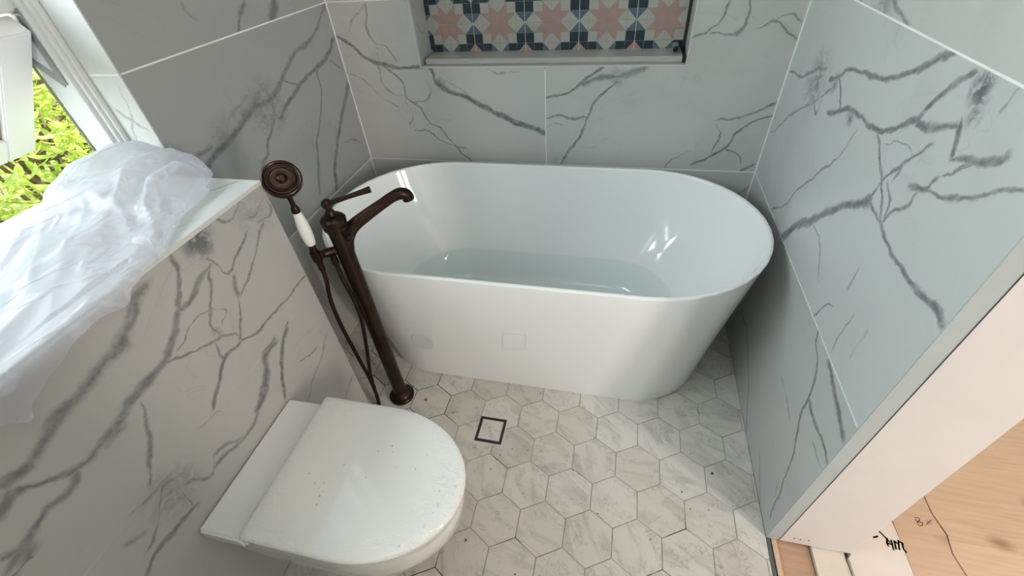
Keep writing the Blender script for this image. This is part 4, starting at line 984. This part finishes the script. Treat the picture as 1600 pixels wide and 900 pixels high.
for j in range(NYF + 1):
    y = -.38 + (.812 + .38) * j / NYF
    hC, xF, hg = lerp_tab(CREST, y), lerp_tab(FRONT, y), lerp_tab(HANG, y)
    bk = BACKX + max(0, y - .70) * .25
    ctrl = [(bk, .003), (bk + .020, hC * .72), (-1.105, hC), (-1.04, hC * .80), (-.985, hC * .52 + .006), (-.93, hC * .50 + .004), (-.88, hC * .26 + .004)]
    ctrl = [c for c in ctrl if c[0] < xF - .02] + [(xF - .008, .007 if y < .5 else hC * .30 + .004), (xF, .0015 if hg < .002 else .001)]
    if hg > .002: ctrl += [(xF + .0025, -hg * .5), (xF + .004, -hg)]
    cv = catmull([(c[0], 0, c[1]) for c in ctrl], 8)
    # even arc length
    acc_ = [0]
    for a, b_ in zip(cv, cv[1:]): acc_.append(acc_[-1] + (b_ - a).length)
    for i in range(NXF + 1):
        tl = acc_[-1] * i / NXF; k = 0
        while k < len(cv) - 2 and acc_[k + 1] < tl: k += 1
        f_ = (tl - acc_[k]) / max(1e-9, acc_[k + 1] - acc_[k]); p = cv[k].lerp(cv[k + 1], min(1, f_))
        nn_ = (cv[k + 1] - cv[k]).normalized(); nrm_ = Vector((-nn_.z, 0, nn_.x))
        s_a = tl
        # long creases that run along the bundle and fan out, small crumples on top
        q = Vector((s_a * 9 + y * 3.6, y * 2.0 - s_a * 1.0, 3.1)); wv = noise.noise(q * .8) * .9
        r1 = 1 - abs(noise.noise(q + Vector((wv, 0, 0)))) * 2.6
        r2 = 1 - abs(noise.noise(Vector((s_a * 20 + y * 11, y * 4.5 - s_a * 2, 9.3)))) * 2.4
        r3 = noise.noise(Vector((s_a * 24, y * 12, 1.7)))
        onl = min(1, max(0, (p.z) / .03)); edge = min(1, (NXF - i) / 5.0) * min(1, i / 5.0)
        amp = (.0045 + .0105 * onl) * (0.35 + .65 * edge)
        amp *= .45 + .8 * min(1, max(0, (p.x + 1.06) / .08))
        dsp = amp * (max(-.3, r1) * .75 + max(-.2, r2) * .38 + r3 * .16)
        if p.x > -.84 and y < .45: dsp = max(0.0, dsp) * .55
        p = p + nrm_ * dsp
        z = p.z
        if p.x < XB + .004: z = max(z, .0008)
        else: p.x = max(p.x, XB + .0015)
        vs.append((p.x, y + .006 * noise.noise(Vector((s_a * 12, y * 10, 5))) * (1 if y < .78 else 0), ZB + z))
for j in range(NYF):
    for i in range(NXF):
        a = j * (NXF + 1) + i; fs.append([a, a + 1, a + NXF + 2, a + NXF + 1])
fo = mesh_obj('plastic_film', vs, fs, M_film, None, True)
tag(fo, 'crumpled translucent white plastic film bunched on the window sill and hanging over its edge', 'plastic film')


# ------------------------------------------------------------------ specks on the floor
sp_me = None
SPK = [(-.500, .820, 3.2), (-.374, .876, 2), (-.327, .879, 2), (-.289, .691, 2.6), (-.200, .724, 2), (-.253, .719, 1.8), (-.352, .785, 1.8), (-.343, .751, 2), (-.041, .684, 2.6), (-.326, .414, 3.2), (-.165, .357, 3), (.047, .563, 2.6), (.297, .677, 3), (.318, .629, 2), (.371, .637, 1.8), (.393, .755, 4.5), (-.196, .959, 2), (-.309, .638, 2), (-.985, 1.045, 3.5), (-.905, .985, 3), (-.800, .905, 3.4), (-.770, .905, 3), (-.06, .90, 1.6), (.20, .52, 2)]
first = None
for i, (x, y, r_) in enumerate(SPK):
    if first is None:
        bm = bmesh.new(); bmesh.ops.create_icosphere(bm, subdivisions=1, radius=.001)
        for v_ in bm.verts: v_.co.z *= .5; v_.co += Vector((random.uniform(-1, 1), random.uniform(-1, 1), 0)) * .0002
        first = bm_obj('grit_speck', bm, M_dark); o = first
    else: o = first.copy(); COL.objects.link(o)
    o.location = (x, y, r_ * .0004 + .0002); o.scale = (r_, r_ * random.uniform(.7, 1), r_ * .8); o.rotation_euler = (0, 0, random.uniform(0, 3))
    tag(o, 'small dark speck of building grit lying on the hexagonal floor tiles', 'grit', 'dark grit specks on the floor')
bm = bmesh.new()
v_ = [bm.verts.new(p) for p in ((-.631, .853, .0004), (-.616, .851, .0004), (-.622, .866, .0004), (-.623, .857, .004))]
for f in ((0, 2, 1), (0, 1, 3), (1, 2, 3), (2, 0, 3)): bm.faces.new([v_[k] for k in f])
tag(bm_obj('red_flake', bm, plain('red_paint', (.45, .03, .03), .6)), 'tiny red flake on the tile right of the bath tap foot', 'flake')


# ------------------------------------------------------------------ garden outside
gd = structure(boxes('ground', [((-30, -25, -2.6), (-1.6, 30, -2.5))], M_soil))
def leaf_geom():
    L_ = 1.0; pts_ = []
    prof_ = [(0, .02), (.22, .30), (.5, .38), (.78, .22), (1, .01)]
    for t_, w_ in prof_:
        z_ = -.35 * t_ * t_
        pts_ += [(t_, -w_ * .42, z_ + .08 * w_), (t_, 0, z_), (t_, w_ * .42, z_ + .08 * w_)]
    f_ = []
    for i in range(4):
        b0 = i * 3; f_ += [[b0, b0 + 3, b0 + 4, b0 + 1], [b0 + 1, b0 + 4, b0 + 5, b0 + 2]]
    return pts_, f_
LP, LF = leaf_geom()
leaf_me = bpy.data.meshes.new('leaf'); leaf_me.from_pydata(LP, [], LF); leaf_me.update(); leaf_me.materials.append(M_leaf)
def make_tree(root, crown, rad, n, n_single, label, size):
    R_ = random.Random(int(abs(root[0]) * 100))
    t = empty('tree', root); t.location = root
    tag(t, label, 'tree')
    base = Vector(root); inv = Matrix.Translation(-base); C_ = Vector(crown)
    bm = bmesh.new()
    tube('', catmull([base, base.lerp(C_, .45) + Vector((.1, -.1, 0)), base.lerp(C_, .8) + Vector((-.08, .05, 0)), C_ + Vector((0, 0, .5))], 6), [.09 - .07 * i / 18 for i in range(19)], None, bmx=bm, seg=10)
    tips = []
    for k in range(34):
        a = R_.uniform(0, 6.28); b_ = R_.uniform(-.7, 1)
        tip = C_ + Vector((math.cos(a) * rad[0] * math.sqrt(1 - b_ * b_ * .8) * R_.uniform(.6, .95), math.sin(a) * rad[1] * math.sqrt(1 - b_ * b_ * .8) * R_.uniform(.6, .95), b_ * rad[2] * .85))
        s0 = base.lerp(C_, R_.uniform(.55, 1.1)); mid = s0.lerp(tip, .5) + Vector((0, 0, R_.uniform(0, .2)))
        tube('', catmull([s0, mid, tip], 5), [.018 - .015 * i / 10 for i in range(11)], None, bmx=bm, seg=6)
        tips.append((s0, mid, tip))
    o = bm_obj('trunk', bm, M_bark); o.parent = t; o.matrix_parent_inverse = inv
    L_ = []
    while len(L_) < n:
        v_ = Vector((R_.uniform(-1, 1), R_.uniform(-1, 1), R_.uniform(-1, 1)))
        if v_.length > 1: continue
        p = C_ + Vector((v_.x * rad[0], v_.y * rad[1], v_.z * rad[2]))
        if noise.noise(p * 2.1) < -.12: continue
        if p.x > -1.95: continue
        a = R_.uniform(0, 6.28); dr_ = R_.uniform(-1.1, .2)
        d_ = Vector((math.cos(a) * math.cos(dr_), math.sin(a) * math.cos(dr_), math.sin(dr_)))
        u_ = d_.cross(Vector((R_.uniform(-.4, .4), R_.uniform(-.4, .4), 1))).normalized(); n_ = u_.cross(d_) * -1
        s2 = size * R_.uniform(.7, 1.3)
        M_ = Matrix(((d_.x, u_.x, n_.x, 0), (d_.y, u_.y, n_.y, 0), (d_.z, u_.z, n_.z, 0), (0, 0, 0, 1)))
        L_.append((p, M_, s2))
    eye = Vector((0, 0, 1.4)); dirv = (Vector((-2.5, 1.35, .8)) - eye).normalized()
    def key(l):
        q_ = l[0] - eye; return q_.length + 4 * (q_ - dirv * q_.dot(dirv)).length
    L_.sort(key=key)
    for p, M_, s2 in L_[:n_single]:
        o = bpy.data.objects.new('leaf', leaf_me); COL.objects.link(o); o.parent = t; o.matrix_parent_inverse = inv
        o.matrix_basis = Matrix.Translation(p) @ M_ @ Matrix.Scale(s2, 4)
    vs, fs = [], []
    for p, M_, s2 in L_[n_single:]:
        b0 = len(vs); X_ = Matrix.Translation(p) @ M_ @ Matrix.Scale(s2, 4)
        vs.extend([tuple(X_ @ Vector(q_)) for q_ in LP]); fs.extend([[b0 + k for k in f] for f in LF])
    o = mesh_obj('foliage', vs, fs, M_leaf); o.parent = t; o.matrix_parent_inverse = inv; o['kind'] = 'stuff'
make_tree((-3.5, 1.9, -2.5), (-3.5, 1.75, .55), (1.35, 1.9, 1.75), 20000, 290, 'leafy bright green tree close outside the open window', .095)
make_tree((-6.6, 4.3, -2.5), (-6.6, 4.0, .4), (1.9, 3.2, 2.3), 9000, 0, 'green tree further off behind the one nearest the window', .17)


# unseen lamp body added above the ceiling fill light
cl_ = empty('fill_lamp', (-.1, .15, CEIL)); tag(cl_, 'added round ceiling lamp, out of view, for the fill light', 'lamp')
o = lathe('fill_lamp_base', (-.1, .15, CEIL), (0, 0, -1), [(0, .28), (.035, .28), (.04, .26)], M_upvc, None, 48); o.parent = cl_; o.matrix_parent_inverse = Matrix.Translation((.1, -.15, -CEIL))
